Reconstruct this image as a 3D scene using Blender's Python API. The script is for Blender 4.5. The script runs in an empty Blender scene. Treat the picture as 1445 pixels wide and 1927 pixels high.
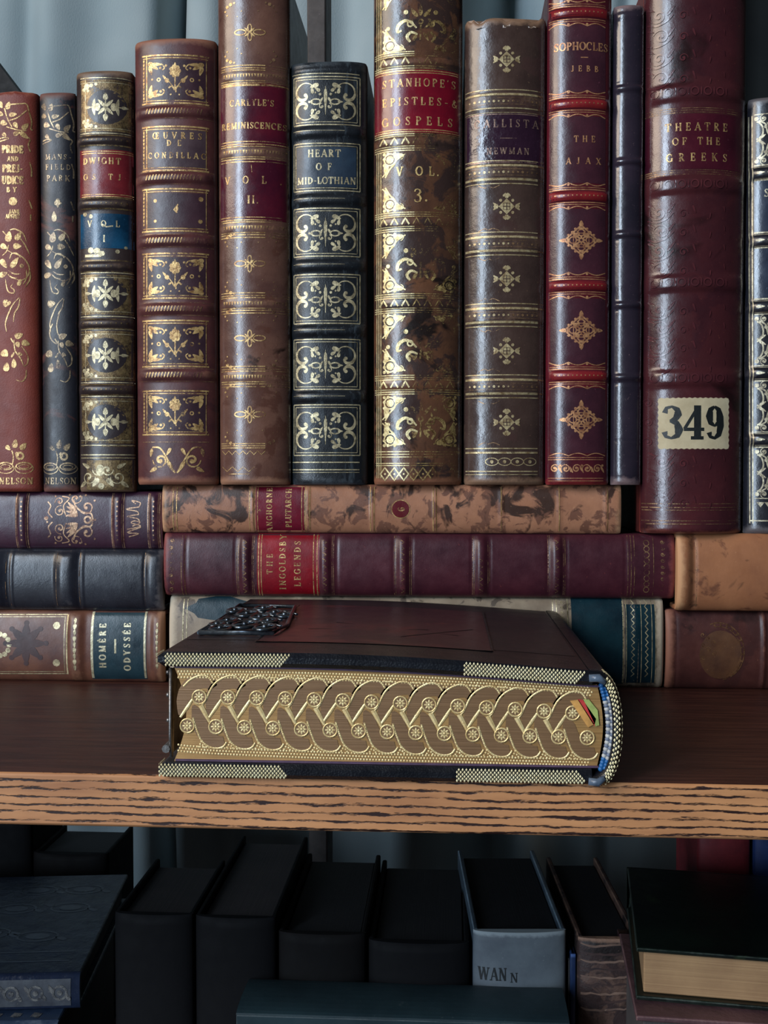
import bpy, math, random
from mathutils import Vector, Matrix
C = bpy.context.scene.collection
SC = bpy.context.scene
PI = math.pi
# ------------------------------------------------------------------ camera
F = 2000.0; D = 0.476; ZC = 1.30
YAW = math.radians(3.56); PIT = math.radians(1.82)
cd = bpy.data.cameras.new('camera'); cam = bpy.data.objects.new('camera', cd); C.objects.link(cam)
cam.location = (0, -D, ZC); cam.rotation_euler = (PI/2 - PIT, 0, YAW)
cd.sensor_fit = 'VERTICAL'; cd.sensor_height = 36; cd.lens = F / 1927 * 36
cd.clip_start = 0.01; cd.clip_end = 30
SC.camera = cam
SC.view_settings.view_transform = 'Standard'; SC.view_settings.look = 'None'
SC.view_settings.gamma = 1; SC.view_settings.use_curve_mapping = False
SC.view_settings.exposure = -0.07
# ------------------------------------------------------------------ light
def lin(c):
    c = c / 255.0
    return c / 12.92 if c <= 0.04045 else ((c + 0.055) / 1.055) ** 2.4
def rgb(c): return (lin(c[0]), lin(c[1]), lin(c[2]), 1)
w = bpy.data.worlds.new('room_air'); SC.world = w; w.use_nodes = True
w.node_tree.nodes['Background'].inputs[0].default_value = (0.62, 0.66, 0.72, 1)
w.node_tree.nodes['Background'].inputs[1].default_value = 0.022
def area(name, loc, target, sx, sy, power, col):
    l = bpy.data.lights.new(name, 'AREA'); l.shape = 'RECTANGLE'; l.size = sx; l.size_y = sy
    l.energy = power; l.color = col
    o = bpy.data.objects.new(name, l); C.objects.link(o); o.location = loc
    d = Vector(target) - Vector(loc); o.rotation_euler = d.to_track_quat('-Z', 'Y').to_euler()
    return o
area('window_daylight', (-1.45, -2.25, ZC + 0.80), (0.0, 0, ZC + 0.30), 0.38, 2.4, 72, (0.68, 0.83, 1.0))
area('warm_fill', (-1.45, -1.05, ZC + 0.95), (0.0, 0, ZC + 0.0), 0.8, 0.8, 20, (1.0, 0.84, 0.68))  # added soft warm fill from the upper left, not a visible source
# ------------------------------------------------------------------ pixel <-> plane
Fv = Vector((-math.sin(YAW) * math.cos(PIT), math.cos(YAW) * math.cos(PIT), -math.sin(PIT)))
Rv = Vector((math.cos(YAW), math.sin(YAW), 0)); Uv = Rv.cross(Fv)
def at(u, v, Y):
    d = Fv + Rv * ((u - 722.5) / F) - Uv * ((v - 963.5) / F)
    k = (Y + D) / d.y
    return d.x * k, ZC + d.z * k
# ------------------------------------------------------------------ helpers
def tag(o, label=None, cat=None, group=None, kind=None):
    if label: o['label'] = label
    if cat: o['category'] = cat
    if group: o['group'] = group
    if kind: o['kind'] = kind
    return o
def empty(name, loc=(0, 0, 0), rot=(0, 0, 0)):
    o = bpy.data.objects.new(name, None); C.objects.link(o); o.location = loc; o.rotation_euler = rot
    o.empty_display_size = 0.02
    return o
class MB:
    def __init__(s): s.v = []; s.f = []; s.m = []; s.sm = []; s.wear = []
    def add(s, vs, fs, mi=0, smooth=True, wear=None):
        o = len(s.v); s.v += [tuple(p) for p in vs]
        s.wear += (wear if wear else [0.0] * len(vs))
        for f in fs: s.f.append([o + i for i in f]); s.m.append(mi); s.sm.append(smooth)
    def box(s, x0, x1, y0, y1, z0, z1, mi=0, wear=0.0):
        vs = [(x, y, z) for x in (x0, x1) for y in (y0, y1) for z in (z0, z1)]
        s.add(vs, [(0, 1, 3, 2), (4, 6, 7, 5), (0, 4, 5, 1), (2, 3, 7, 6), (0, 2, 6, 4), (1, 5, 7, 3)], mi, False, [wear] * 8)
    def rbox(s, x0, x1, y0, y1, z0, z1, r=0.0008, mi=0, wear=0.6):
        # box with chamfered long edges (worn on its edges)
        ys = [y0, y0 + r, y1 - r, y1]; zs = [z0, z0 + r, z1 - r, z1]; xs = [x0, x0 + r, x1 - r, x1]
        idx = {}; vs = []; wr = []
        def P(i, j, k):
            key = (i, j, k)
            if key not in idx:
                e = sum(q in (0, 3) for q in key)
                x, y, z = xs[i], ys[j], zs[k]
                if e >= 2:
                    q = 0.42 * r
                    if i == 0: x += q
                    if i == 3: x -= q
                    if j == 0: y += q
                    if j == 3: y -= q
                    if k == 0: z += q
                    if k == 3: z -= q
                idx[key] = len(vs); vs.append((x, y, z)); wr.append(wear if e >= 2 else wear * 0.3)
            return idx[key]
        fs = []
        for a in range(3):
            for b in range(3):
                fs.append((P(0, a, b), P(0, a, b + 1), P(0, a + 1, b + 1), P(0, a + 1, b)))
                fs.append((P(3, a, b), P(3, a + 1, b), P(3, a + 1, b + 1), P(3, a, b + 1)))
                fs.append((P(a, 0, b), P(a + 1, 0, b), P(a + 1, 0, b + 1), P(a, 0, b + 1)))
                fs.append((P(a, 3, b), P(a, 3, b + 1), P(a + 1, 3, b + 1), P(a + 1, 3, b)))
                fs.append((P(a, b, 0), P(a, b + 1, 0), P(a + 1, b + 1, 0), P(a + 1, b, 0)))
                fs.append((P(a, b, 3), P(a + 1, b, 3), P(a + 1, b + 1, 3), P(a, b + 1, 3)))
        s.add(vs, fs, mi, False, wr)
    def build(s, name, mats, parent=None):
        me = bpy.data.meshes.new(name); me.from_pydata(s.v, [], s.f)
        if not isinstance(mats, (list, tuple)): mats = [mats]
        for m in mats: me.materials.append(m)
        me.polygons.foreach_set('material_index', s.m)
        me.polygons.foreach_set('use_smooth', s.sm)
        a = me.attributes.new('wear', 'FLOAT', 'POINT'); a.data.foreach_set('value', s.wear)
        me.validate(); me.update()
        o = bpy.data.objects.new(name, me); C.objects.link(o)
        if parent: o.parent = parent
        return o
def hsh(a, b=0.0):
    q = math.sin(a * 127.1 + b * 311.7) * 43758.5453
    return q - math.floor(q)
def vnoise(x, s=0):
    i = math.floor(x); f = x - i; f = f * f * (3 - 2 * f)
    return hsh(i, s) * (1 - f) + hsh(i + 1, s) * f
# ------------------------------------------------------------------ materials
def newmat(name):
    m = bpy.data.materials.new(name); m.use_nodes = True; nt = m.node_tree
    return m, nt, nt.nodes['Principled BSDF']
class NB:
    def __init__(s, nt): s.nt = nt
    def n(s, t, **k):
        o = s.nt.nodes.new(t)
        for a, b in k.items(): setattr(o, a, b)
        return o
    def l(s, a, b): s.nt.links.new(a, b)
    def coord(s, seed=0, scale=(1, 1, 1)):
        c = s.n('ShaderNodeTexCoord'); m = s.n('ShaderNodeMapping')
        m.inputs['Location'].default_value = (seed * 1.37, seed * 0.71, seed * 2.13); m.inputs['Scale'].default_value = scale
        s.l(c.outputs['Object'], m.inputs[0]); return m.outputs[0]
    def noise(s, vec, scale, detail=4, rough=0.6, dist=0):
        o = s.n('ShaderNodeTexNoise'); o.inputs['Scale'].default_value = scale; o.inputs['Detail'].default_value = detail
        o.inputs['Roughness'].default_value = rough; o.inputs['Distortion'].default_value = dist
        s.l(vec, o.inputs['Vector']); return o.outputs[0]
    def ramp(s, fac, stops):
        o = s.n('ShaderNodeValToRGB'); e = o.color_ramp.elements
        while len(e) > 1: e.remove(e[-1])
        e[0].position = stops[0][0]; e[0].color = stops[0][1]
        for p, c in stops[1:]:
            q = e.new(p); q.color = c
        s.l(fac, o.inputs[0]); return o.outputs[0]
    def step(s, fac, a, b):
        return s.ramp(fac, [(a, (0, 0, 0, 1)), (b, (1, 1, 1, 1))])
    def mix(s, fac, a, b):
        o = s.n('ShaderNodeMix', data_type='RGBA')
        if isinstance(fac, float): o.inputs[0].default_value = fac
        else: s.l(fac, o.inputs[0])
        for i, c in ((6, a), (7, b)):
            if isinstance(c, tuple): o.inputs[i].default_value = c
            else: s.l(c, o.inputs[i])
        return o.outputs[2]
    def math(s, op, a, b):
        o = s.n('ShaderNodeMath', operation=op)
        for i, c in ((0, a), (1, b)):
            if isinstance(c, (int, float)): o.inputs[i].default_value = c
            else: s.l(c, o.inputs[i])
        return o.outputs[0]
    def bump(s, h, strength, dist, nrm=None):
        o = s.n('ShaderNodeBump'); o.inputs['Strength'].default_value = strength; o.inputs['Distance'].default_value = dist
        s.l(h, o.inputs['Height'])
        if nrm: s.l(nrm, o.inputs['Normal'])
        return o.outputs[0]
SEED = [0]
def leather(name, c, c2=None, worn=None, rough=0.36, scale=70, blotch=None, bs=120, bt=0.52, grain=0.10, coat=0.0, wamt=1.0, streak=None, lump=0.22):
    SEED[0] += 1; sd = SEED[0]
    c2 = c2 or tuple(x * 0.6 for x in c); worn = worn or tuple(min(255, x * 1.5 + 15) for x in c)
    m, nt, p = newmat(name); b = NB(nt); vec = b.coord(sd)
    n1 = b.noise(vec, scale, 6, 0.65)
    col = b.mix(b.step(n1, 0.35, 0.68), rgb(c2), rgb(c))
    if blotch:
        n2 = b.noise(vec, bs, 5, 0.6, 0.6)
        col = b.mix(b.step(n2, bt, bt + 0.05), col, rgb(blotch))
        n2b = b.noise(vec, bs * 0.5, 4, 0.6, 0.8)
        col = b.mix(b.step(n2b, bt + 0.06, bt + 0.12), col, rgb(tuple(0.55 * x for x in blotch)))
    if streak:
        n3 = b.noise(b.coord(sd + 3, (1, 1, 0.12)), 260, 4, 0.7)
        col = b.mix(b.step(n3, 0.56, 0.66), col, rgb(streak))
    at_ = b.n('ShaderNodeAttribute', attribute_name='wear')
    nw = b.noise(vec, 420, 5, 0.7)
    nw2 = b.noise(vec, 75, 3, 0.6)
    ww = b.math('ADD', b.math('MULTIPLY', at_.outputs['Fac'], 0.62 * wamt), b.math('ADD', b.math('MULTIPLY', nw, 0.35), b.math('MULTIPLY', nw2, 0.45)))
    wf = b.step(ww, 0.62, 0.86)
    col = b.mix(wf, col, rgb(worn))
    sc = b.step(b.noise(vec, 900, 2, 0.5), 0.70, 0.76)
    col = b.mix(b.math('MULTIPLY', sc, 0.35), col, rgb(worn))
    b.l(col, p.inputs['Base Color'])
    rn = b.math('ADD', b.math('MULTIPLY', b.noise(vec, 160, 4, 0.6), 0.30), rough - 0.15)
    b.l(b.math('ADD', rn, b.math('MULTIPLY', wf, 0.22)), p.inputs['Roughness'])
    p.inputs['Specular IOR Level'].default_value = 0.5
    p.inputs['Coat Weight'].default_value = coat; p.inputs['Coat Roughness'].default_value = 0.22
    vo = b.n('ShaderNodeTexVoronoi'); vo.inputs['Scale'].default_value = 1500; b.l(vec, vo.inputs['Vector'])
    nb = b.bump(vo.outputs[0], grain, 0.00012)
    nb = b.bump(b.noise(vec, 110, 4, 0.6), lump, 0.0006, nb)
    b.l(nb, p.inputs['Normal'])
    if coat: b.l(nb, p.inputs['Coat Normal'])
    return m
def gilt(name, c=(206, 176, 120), dull=(128, 98, 62), wear=0.42, metal=0.45, rough=0.36, ws=160):
    SEED[0] += 1
    m, nt, p = newmat(name); b = NB(nt); vec = b.coord(SEED[0])
    col = b.mix(b.step(b.noise(vec, 380, 4, 0.7), 0.35, 0.62), rgb(dull), rgb(c))
    b.l(col, p.inputs['Base Color']); p.inputs['Metallic'].default_value = metal; p.inputs['Roughness'].default_value = rough
    b.l(b.bump(b.noise(vec, 1400, 3, 0.6), 0.5, 0.0002), p.inputs['Normal'])
    if wear > 0:
        ww = b.math('ADD', b.math('MULTIPLY', b.noise(vec, ws, 5, 0.7), 0.7), b.math('MULTIPLY', b.noise(vec, 1500, 3, 0.6), 0.3))
        f = b.step(ww, wear - 0.06, wear + 0.05)
        tr = b.n('ShaderNodeBsdfTransparent'); mx = b.n('ShaderNodeMixShader')
        b.l(f, mx.inputs[0]); b.l(tr.outputs[0], mx.inputs[1]); b.l(p.outputs[0], mx.inputs[2])
        b.l(mx.outputs[0], nt.nodes['Material Output'].inputs[0])
    return m
def plain(name, c, c2=None, rough=0.6, scale=200, metal=0.0, bump=0.3):
    SEED[0] += 1
    m, nt, p = newmat(name); b = NB(nt); vec = b.coord(SEED[0])
    n1 = b.noise(vec, scale, 5, 0.6)
    b.l(b.mix(b.step(n1, 0.3, 0.7), rgb(c2 or tuple(0.75 * x for x in c)), rgb(c)), p.inputs['Base Color'])
    p.inputs['Roughness'].default_value = rough; p.inputs['Metallic'].default_value = metal
    b.l(b.bump(n1, bump, 0.0006), p.inputs['Normal'])
    return m
def pages(name, c, c2, axis=0, rough=0.7):
    # stack of leaves: fine stripes along one axis
    SEED[0] += 1
    sc = [6, 6, 6]; sc[axis] = 2600
    m, nt, p = newmat(name); b = NB(nt)
    n1 = b.noise(b.coord(SEED[0], tuple(sc)), 1.0, 3, 0.7)
    n2 = b.noise(b.coord(SEED[0]), 60, 4, 0.6)
    f = b.math('ADD', b.math('MULTIPLY', n1, 0.6), b.math('MULTIPLY', n2, 0.4))
    b.l(b.mix(b.step(f, 0.36, 0.62), rgb(c2), rgb(c)), p.inputs['Base Color'])
    p.inputs['Roughness'].default_value = rough
    b.l(b.bump(n1, 0.4, 0.0004), p.inputs['Normal'])
    return m
G_WARM = gilt('gilt_warm', (222, 186, 124), (140, 100, 62), 0.43)
G_FAINT = gilt('gilt_faint', (176, 140, 100), (98, 68, 52), 0.50)
G_PALE = gilt('gilt_pale', (214, 200, 160), (128, 116, 90), 0.38)
G_BRIGHT = gilt('gilt_bright', (240, 208, 138), (160, 122, 72), 0.0)
G_OLD = gilt('gilt_tarnished', (206, 182, 122), (96, 76, 46), 0.47, ws=90)
G_HALF = gilt('gilt_half_rubbed', (216, 190, 126), (100, 72, 42), 0.50, ws=55)
PAPER = pages('aged_leaves', (176, 150, 112), (118, 92, 64), 0)
PAPER_V = pages('aged_leaves_flat', (176, 150, 112), (118, 92, 64), 2)
# ------------------------------------------------------------------ lettering (own serif alphabet, strokes)
TK, TN = 0.19, 0.10
def arc(cx, cy, rx, ry, a0, a1, n=12, T=TK, t=TN):
    P = []; W = []
    for i in range(n + 1):
        a = math.radians(a0 + (a1 - a0) * i / n)
        P.append((cx + rx * math.cos(a), cy + ry * math.sin(a))); W.append(t + (T - t) * abs(math.cos(a)) ** 1.3)
    return (W, P)
def sf(x, y, l=0.13): return (TN, [(x - l, y), (x + l, y)])
def stem(x, T=TK): return [(T, [(x, 0), (x, 1)]), sf(x, 0.035), sf(x, 0.965)]
def vs(x, y, d): return (TN, [(x, y), (x, y + d)])
GL = {
 'A': (0.86, [(TN, [(0.14, 0), (0.44, 1)]), (TK, [(0.44, 1), (0.74, 0)]), (TN, [(0.24, 0.33), (0.62, 0.33)]), sf(0.13, 0.035), sf(0.74, 0.035)]),
 'B': (0.74, stem(0.2) + [arc(0.2, 0.76, 0.34, 0.22, 90, -90), arc(0.2, 0.27, 0.42, 0.25, 90, -90)]),
 'C': (0.78, [arc(0.42, 0.5, 0.33, 0.47, 50, 310, 16), vs(0.66, 0.66, 0.3)]),
 'D': (0.82, stem(0.2) + [arc(0.2, 0.5, 0.5, 0.47, 90, -90, 16)]),
 'E': (0.70, stem(0.2) + [(TN, [(0.2, 0.035), (0.6, 0.035)]), (TN, [(0.2, 0.965), (0.58, 0.965)]), (TN, [(0.2, 0.5), (0.48, 0.5)]), vs(0.6, 0.03, 0.24), vs(0.58, 0.74, 0.24), vs(0.48, 0.38, 0.24)]),
 'F': (0.66, stem(0.2) + [(TN, [(0.2, 0.965), (0.58, 0.965)]), (TN, [(0.2, 0.5), (0.46, 0.5)]), vs(0.58, 0.72, 0.26), vs(0.46, 0.38, 0.24)]),
 'G': (0.82, [arc(0.42, 0.5, 0.33, 0.47, 50, 320, 16), vs(0.66, 0.68, 0.28), (TK, [(0.68, 0.06), (0.68, 0.42)]), sf(0.68, 0.42)]),
 'H': (0.88, stem(0.2) + stem(0.68) + [(TN, [(0.2, 0.5), (0.68, 0.5)])]),
 'I': (0.40, stem(0.2)),
 'J': (0.50, [(TK, [(0.3, 0.2), (0.3, 1)]), sf(0.3, 0.965), arc(0.17, 0.18, 0.13, 0.17, 0, -160)]),
 'L': (0.66, stem(0.2) + [(TN, [(0.2, 0.035), (0.6, 0.035)]), vs(0.6, 0.03, 0.28)]),
 'M': (1.02, [(TN, [(0.16, 0), (0.16, 1)]), (TK, [(0.16, 1), (0.48, 0.05)]), (TN, [(0.48, 0.05), (0.82, 1)]), (TK, [(0.82, 1), (0.82, 0)]), sf(0.16, 0.035), sf(0.82, 0.035), sf(0.82, 0.965)]),
 'N': (0.88, [(TN, [(0.18, 0), (0.18, 1)]), (TK, [(0.18, 1), (0.7, 0)]), (TN, [(0.7, 0), (0.7, 1)]), sf(0.18, 0.035), sf(0.7, 0.965), sf(0.12, 0.965, 0.08)]),
 'O': (0.84, [arc(0.42, 0.5, 0.33, 0.47, 0, 360, 20)]),
 'P': (0.70, stem(0.2) + [arc(0.2, 0.72, 0.38, 0.25, 90, -90)]),
 'R': (0.80, stem(0.2) + [arc(0.2, 0.73, 0.36, 0.24, 90, -90), (TK, [(0.36, 0.48), (0.64, 0.02)]), sf(0.68, 0.035, 0.08)]),
 'S': (0.64, [([0.08, 0.09, 0.1, 0.14, 0.17, 0.17, 0.15, 0.1, 0.08, 0.08], [(0.52, 0.78), (0.42, 0.95), (0.26, 0.95), (0.14, 0.80), (0.22, 0.60), (0.42, 0.44), (0.52, 0.24), (0.42, 0.06), (0.24, 0.05), (0.12, 0.2)]), vs(0.53, 0.72, 0.25), vs(0.11, 0.03, 0.24)]),
 'T': (0.78, [(TK, [(0.39, 0), (0.39, 1)]), sf(0.39, 0.035), (TN, [(0.06, 0.965), (0.72, 0.965)]), vs(0.07, 0.72, 0.26), vs(0.71, 0.72, 0.26)]),
 'U': (0.86, [(TK, [(0.2, 1), (0.2, 0.3)]), ([TK, .12, .09, .08, .08], [(0.2, 0.3), (0.26, 0.1), (0.42, 0.03), (0.58, 0.1), (0.66, 0.3)]), (TN, [(0.66, 0.3), (0.66, 1)]), sf(0.2, 0.965), sf(0.66, 0.965)]),
 'V': (0.84, [(TK, [(0.14, 1), (0.42, 0)]), (TN, [(0.42, 0), (0.70, 1)]), sf(0.14, 0.965), sf(0.70, 0.965)]),
 'W': (1.16, [(TK, [(0.12, 1), (0.34, 0)]), (TN, [(0.34, 0), (0.56, 1)]), (TK, [(0.56, 1), (0.80, 0)]), (TN, [(0.80, 0), (1.02, 1)]), sf(0.12, 0.965), sf(0.56, 0.965), sf(1.02, 0.965)]),
 'X': (0.84, [(TK, [(0.14, 1), (0.70, 0)]), (TN, [(0.14, 0), (0.68, 1)]), sf(0.14, 0.965), sf(0.68, 0.965), sf(0.14, 0.035), sf(0.70, 0.035)]),
 'Y': (0.80, [(TK, [(0.12, 1), (0.40, 0.48)]), (TN, [(0.68, 1), (0.40, 0.48)]), (TK, [(0.40, 0.5), (0.40, 0)]), sf(0.12, 0.965), sf(0.68, 0.965), sf(0.40, 0.035)]),
 'K': (0.84, stem(0.2) + [(TN, [(0.2, 0.4), (0.66, 0.97)]), (TK, [(0.36, 0.56), (0.68, 0.03)]), sf(0.66, 0.965, .1), sf(0.70, 0.035, .1)]),
 '3': (0.66, [([.16, .10, .07, .16, .22, .16, .07], [(0.13, 0.78), (0.18, 0.93), (0.34, 0.97), (0.50, 0.88), (0.53, 0.74), (0.44, 0.60), (0.28, 0.54)]), ([.07, .16, .24, .16, .07, .10, .17], [(0.28, 0.54), (0.48, 0.48), (0.56, 0.28), (0.50, 0.10), (0.32, 0.03), (0.16, 0.08), (0.12, 0.22)])]),
 '4': (0.70, [(0.09, [(0.50, 0.98), (0.06, 0.30)]), (0.10, [(0.04, 0.29), (0.68, 0.29)]), (0.21, [(0.47, 1.0), (0.47, 0.0)]), (TN, [(0.26, 0.035), (0.66, 0.035)])]),
 '9': (0.66, [([.07, .15, .22, .15, .07, .15, .22, .15, .07], [(0.32, 0.97), (0.19, 0.88), (0.15, 0.68), (0.19, 0.48), (0.32, 0.40), (0.45, 0.48), (0.50, 0.68), (0.45, 0.88), (0.32, 0.97)]), ([.20, .21, .16, .09, .10, .16], [(0.51, 0.68), (0.52, 0.40), (0.46, 0.14), (0.32, 0.03), (0.18, 0.07), (0.14, 0.20)])]),
 '6': (0.66, [([.07, .15, .22, .15, .07, .15, .22, .15, .07], [(0.33, 0.03), (0.46, 0.12), (0.50, 0.32), (0.46, 0.52), (0.33, 0.60), (0.20, 0.52), (0.15, 0.32), (0.20, 0.12), (0.33, 0.03)]), ([.20, .21, .16, .09, .10, .14], [(0.14, 0.32), (0.13, 0.60), (0.19, 0.86), (0.33, 0.97), (0.46, 0.93), (0.50, 0.82)])]),
 '.': (0.30, [(0.16, [(0.15, 0.0), (0.15, 0.16)])]),
 "'": (0.26, [(0.12, [(0.15, 1.02), (0.10, 0.78)])]),
 '-': (0.50, [(0.10, [(0.08, 0.42), (0.42, 0.42)])]),
 '&': (0.90, [([.08, .14, .10, .12, .17, .14, .08, .1], [(0.72, 0.02), (0.36, 0.56), (0.28, 0.80), (0.42, 0.95), (0.54, 0.80), (0.22, 0.42), (0.20, 0.14), (0.42, 0.03)]), (TN, [(0.42, 0.03), (0.64, 0.14), (0.74, 0.42)])]),
 ' ': (0.55, []),
}
GL['È'] = (GL['E'][0], GL['E'][1] + [(TN * 1.3, [(0.28, 1.26), (0.44, 1.10)])])
GL['É'] = (GL['E'][0], GL['E'][1] + [(TN * 1.3, [(0.46, 1.26), (0.30, 1.10)])])
GL['Œ'] = (1.16, GL['O'][1] + [(w_, [(x + 0.42, y) for x, y in pts]) for w_, pts in GL['E'][1]])
# ------------------------------------------------------------------ tooling drawn on a curved surface
class Deco:
    """2D strokes and leaves in photo-scale units, wrapped onto a book's surface by fn(u, v, lift)."""
    def __init__(s, mb, fn, mi=1, lift=0.00012, px=0.00024):
        s.mb = mb; s.fn = fn; s.mi = mi; s.lift = lift; s.st = [(1, 0, 0, 1, 0, 0)]; s.step = 4.0
    def push(s, ox=0, oy=0, sx=1, sy=None, rot=0):
        sy = sx if sy is None else sy; a = math.radians(rot); c, n = math.cos(a), math.sin(a)
        A, B, Cc, Dd, X, Y = s.st[-1]
        m = (c * sx, -n * sy, n * sx, c * sy)
        s.st.append((A * m[0] + B * m[2], A * m[1] + B * m[3], Cc * m[0] + Dd * m[2], Cc * m[1] + Dd * m[3], A * ox + B * oy + X, Cc * ox + Dd * oy + Y))
        return s
    def pop(s): s.st.pop()
    def T(s, p):
        A, B, Cc, Dd, X, Y = s.st[-1]; return (A * p[0] + B * p[1] + X, Cc * p[0] + Dd * p[1] + Y)
    def k(s):
        A, B, Cc, Dd, X, Y = s.st[-1]; return math.sqrt(abs(A * Dd - B * Cc))
    def stroke(s, pts, w=1.6, taper=False, closed=False, mi=None, lift=0, smooth=False, ridge=0.0):
        P = [s.T(p) for p in pts]; K = s.k()
        W = [q * K for q in w] if isinstance(w, (list, tuple)) else [w * K] * len(P)
        if closed: P.append(P[0]); W.append(W[0])
        if smooth and len(P) > 2:
            Q = []; V = []
            for i in range(len(P) - 1):
                p0 = P[max(0, i - 1)]; p1 = P[i]; p2 = P[i + 1]; p3 = P[min(len(P) - 1, i + 2)]
                for j in range(4):
                    t = j / 4
                    Q.append(tuple(0.5 * (2 * p1[a] + (p2[a] - p0[a]) * t + (2 * p0[a] - 5 * p1[a] + 4 * p2[a] - p3[a]) * t * t + (3 * p1[a] - p0[a] - 3 * p2[a] + p3[a]) * t ** 3) for a in (0, 1)))
                    V.append(W[i] * (1 - t) + W[i + 1] * t)
            Q.append(P[-1]); V.append(W[-1]); P, W = Q, V
        Q = [P[0]]; V = [W[0]]
        for i in range(1, len(P)):
            d = math.hypot(P[i][0] - P[i - 1][0], P[i][1] - P[i - 1][1]); n = max(1, int(d / s.step))
            for j in range(1, n + 1):
                t = j / n; Q.append(tuple(P[i - 1][a] * (1 - t) + P[i][a] * t for a in (0, 1))); V.append(W[i - 1] * (1 - t) + W[i] * t)
        n = len(Q)
        if n < 2: return
        if taper: V = [x * max(0.25, math.sin(PI * min(1, (i + 0.8) / n)) ** 0.6) for i, x in enumerate(V)]
        vs_ = []; mid = []
        for i in range(n):
            a = Q[max(0, i - 1)]; b = Q[min(n - 1, i + 1)]
            if closed and i in (0, n - 1): a = Q[n - 2]; b = Q[1]
            dx, dy = b[0] - a[0], b[1] - a[1]; L = math.hypot(dx, dy) or 1
            nx, ny = -dy / L * V[i] / 2, dx / L * V[i] / 2
            vs_.append(s.fn(Q[i][0] + nx, Q[i][1] + ny, s.lift + lift)); vs_.append(s.fn(Q[i][0] - nx, Q[i][1] - ny, s.lift + lift))
            if ridge: mid.append(s.fn(Q[i][0], Q[i][1], s.lift + lift + ridge))
        if ridge:
            k = len(vs_)
            s.mb.add(vs_ + mid, [f for i in range(n - 1) for f in ((2 * i, k + i, k + i + 1, 2 * i + 2), (k + i, 2 * i + 1, 2 * i + 3, k + i + 1))], s.mi if mi is None else mi, False)
            return
        s.mb.add(vs_, [(2 * i, 2 * i + 1, 2 * i + 3, 2 * i + 2) for i in range(n - 1)], s.mi if mi is None else mi)
    def fan(s, pts, mi=None, lift=0, dome=0.0):
        P = [s.T(p) for p in pts]; n = len(P)
        c = (sum(p[0] for p in P) / n, sum(p[1] for p in P) / n)
        R = max(math.hypot(p[0] - c[0], p[1] - c[1]) for p in P); K = max(1, int(R / 6)) if s.step >= 1 else 1
        vs_ = [s.fn(c[0], c[1], s.lift + lift + dome)]
        for k in range(1, K + 1):
            vs_ += [s.fn(c[0] + (p[0] - c[0]) * k / K, c[1] + (p[1] - c[1]) * k / K, s.lift + lift) for p in P]
        fs = [(0, i + 1, (i + 1) % n + 1) for i in range(n)]
        for k in range(K - 1): fs += [(1 + k * n + i, 1 + (k + 1) * n + i, 1 + (k + 1) * n + (i + 1) % n, 1 + k * n + (i + 1) % n) for i in range(n)]
        s.mb.add(vs_, fs, s.mi if mi is None else mi)
    def dot(s, u, v, r, n=8, **k): s.fan([(u + r * math.cos(2 * PI * i / n), v + r * math.sin(2 * PI * i / n)) for i in range(n)], **k)
    def oval(s, u, v, rx, ry, n=14, **k): s.fan([(u + rx * math.cos(2 * PI * i / n), v + ry * math.sin(2 * PI * i / n)) for i in range(n)], **k)
    def leaf(s, u, v, ang, L, w, **k):
        a = math.radians(ang); c, n_ = math.cos(a), math.sin(a); P = []
        for i in range(12):
            q = 2 * PI * i / 12; x = L / 2 * math.cos(q); y = w / 2 * math.sin(q) * (1 - 0.45 * math.cos(q))
            P.append((u + x * c - y * n_, v + x * n_ + y * c))
        s.fan(P, **k)
    def arc(s, u, v, rx, ry, a0, a1, w=1.5, n=14, **k):
        s.stroke([(u + rx * math.cos(math.radians(a0 + (a1 - a0) * i / n)), v + ry * math.sin(math.radians(a0 + (a1 - a0) * i / n))) for i in range(n + 1)], w, **k)
    def ring(s, u, v, r, w=1.4, **k): s.arc(u, v, r, r, 0, 360, w, 16, **k)
    def spiral(s, u, v, r, a0=0, turns=1.2, d=1, w=1.8, r1=0.15, ball=True):
        n = int(12 * turns) + 4; P = []; W = []
        for i in range(n + 1):
            t = i / n; a = math.radians(a0) + d * 2 * PI * turns * t; q = r * (1 - t) + r * r1 * t
            P.append((u + q * math.cos(a), v + q * math.sin(a))); W.append(w * (0.5 + 0.9 * t))
        s.stroke(P, W)
        if ball: s.dot(P[-1][0], P[-1][1], w * 1.1)
    def line(s, u0, v0, u1, v1, w=1.4, **k): s.stroke([(u0, v0), (u1, v1)], w, **k)
    def rect(s, u0, v0, u1, v1, w=1.5, **k):
        for a in ((u0, v0, u1, v0), (u1, v0, u1, v1), (u1, v1, u0, v1), (u0, v1, u0, v0)): s.line(*a, w=w, **k)
    def patch(s, u0, v0, u1, v1, mi, lift=0, nu=None, nv=None, edge=None):
        nu = nu or max(2, int(abs(u1 - u0) / 5)); nv = nv or max(2, int(abs(v1 - v0) / 5)); vs_ = []
        for j in range(nv + 1):
            for i in range(nu + 1):
                u = u0 + (u1 - u0) * i / nu; v = v0 + (v1 - v0) * j / nv
                if edge:
                    if i in (0, nu): u += (1 if i else -1) * edge * (j % 2)
                    if j in (0, nv): v += (1 if j else -1) * edge * (i % 2)
                q = s.T((u, v)); vs_.append(s.fn(q[0], q[1], s.lift + lift))
        s.mb.add(vs_, [(j * (nu + 1) + i, j * (nu + 1) + i + 1, (j + 1) * (nu + 1) + i + 1, (j + 1) * (nu + 1) + i) for j in range(nv) for i in range(nu)], mi)
    def beads(s, u0, v0, u1, v1, r, gap, **k):
        L = math.hypot(u1 - u0, v1 - v0); n = max(1, int(L / gap))
        for i in range(n + 1): s.dot(u0 + (u1 - u0) * i / n, v0 + (v1 - v0) * i / n, r, 6, **k)
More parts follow.
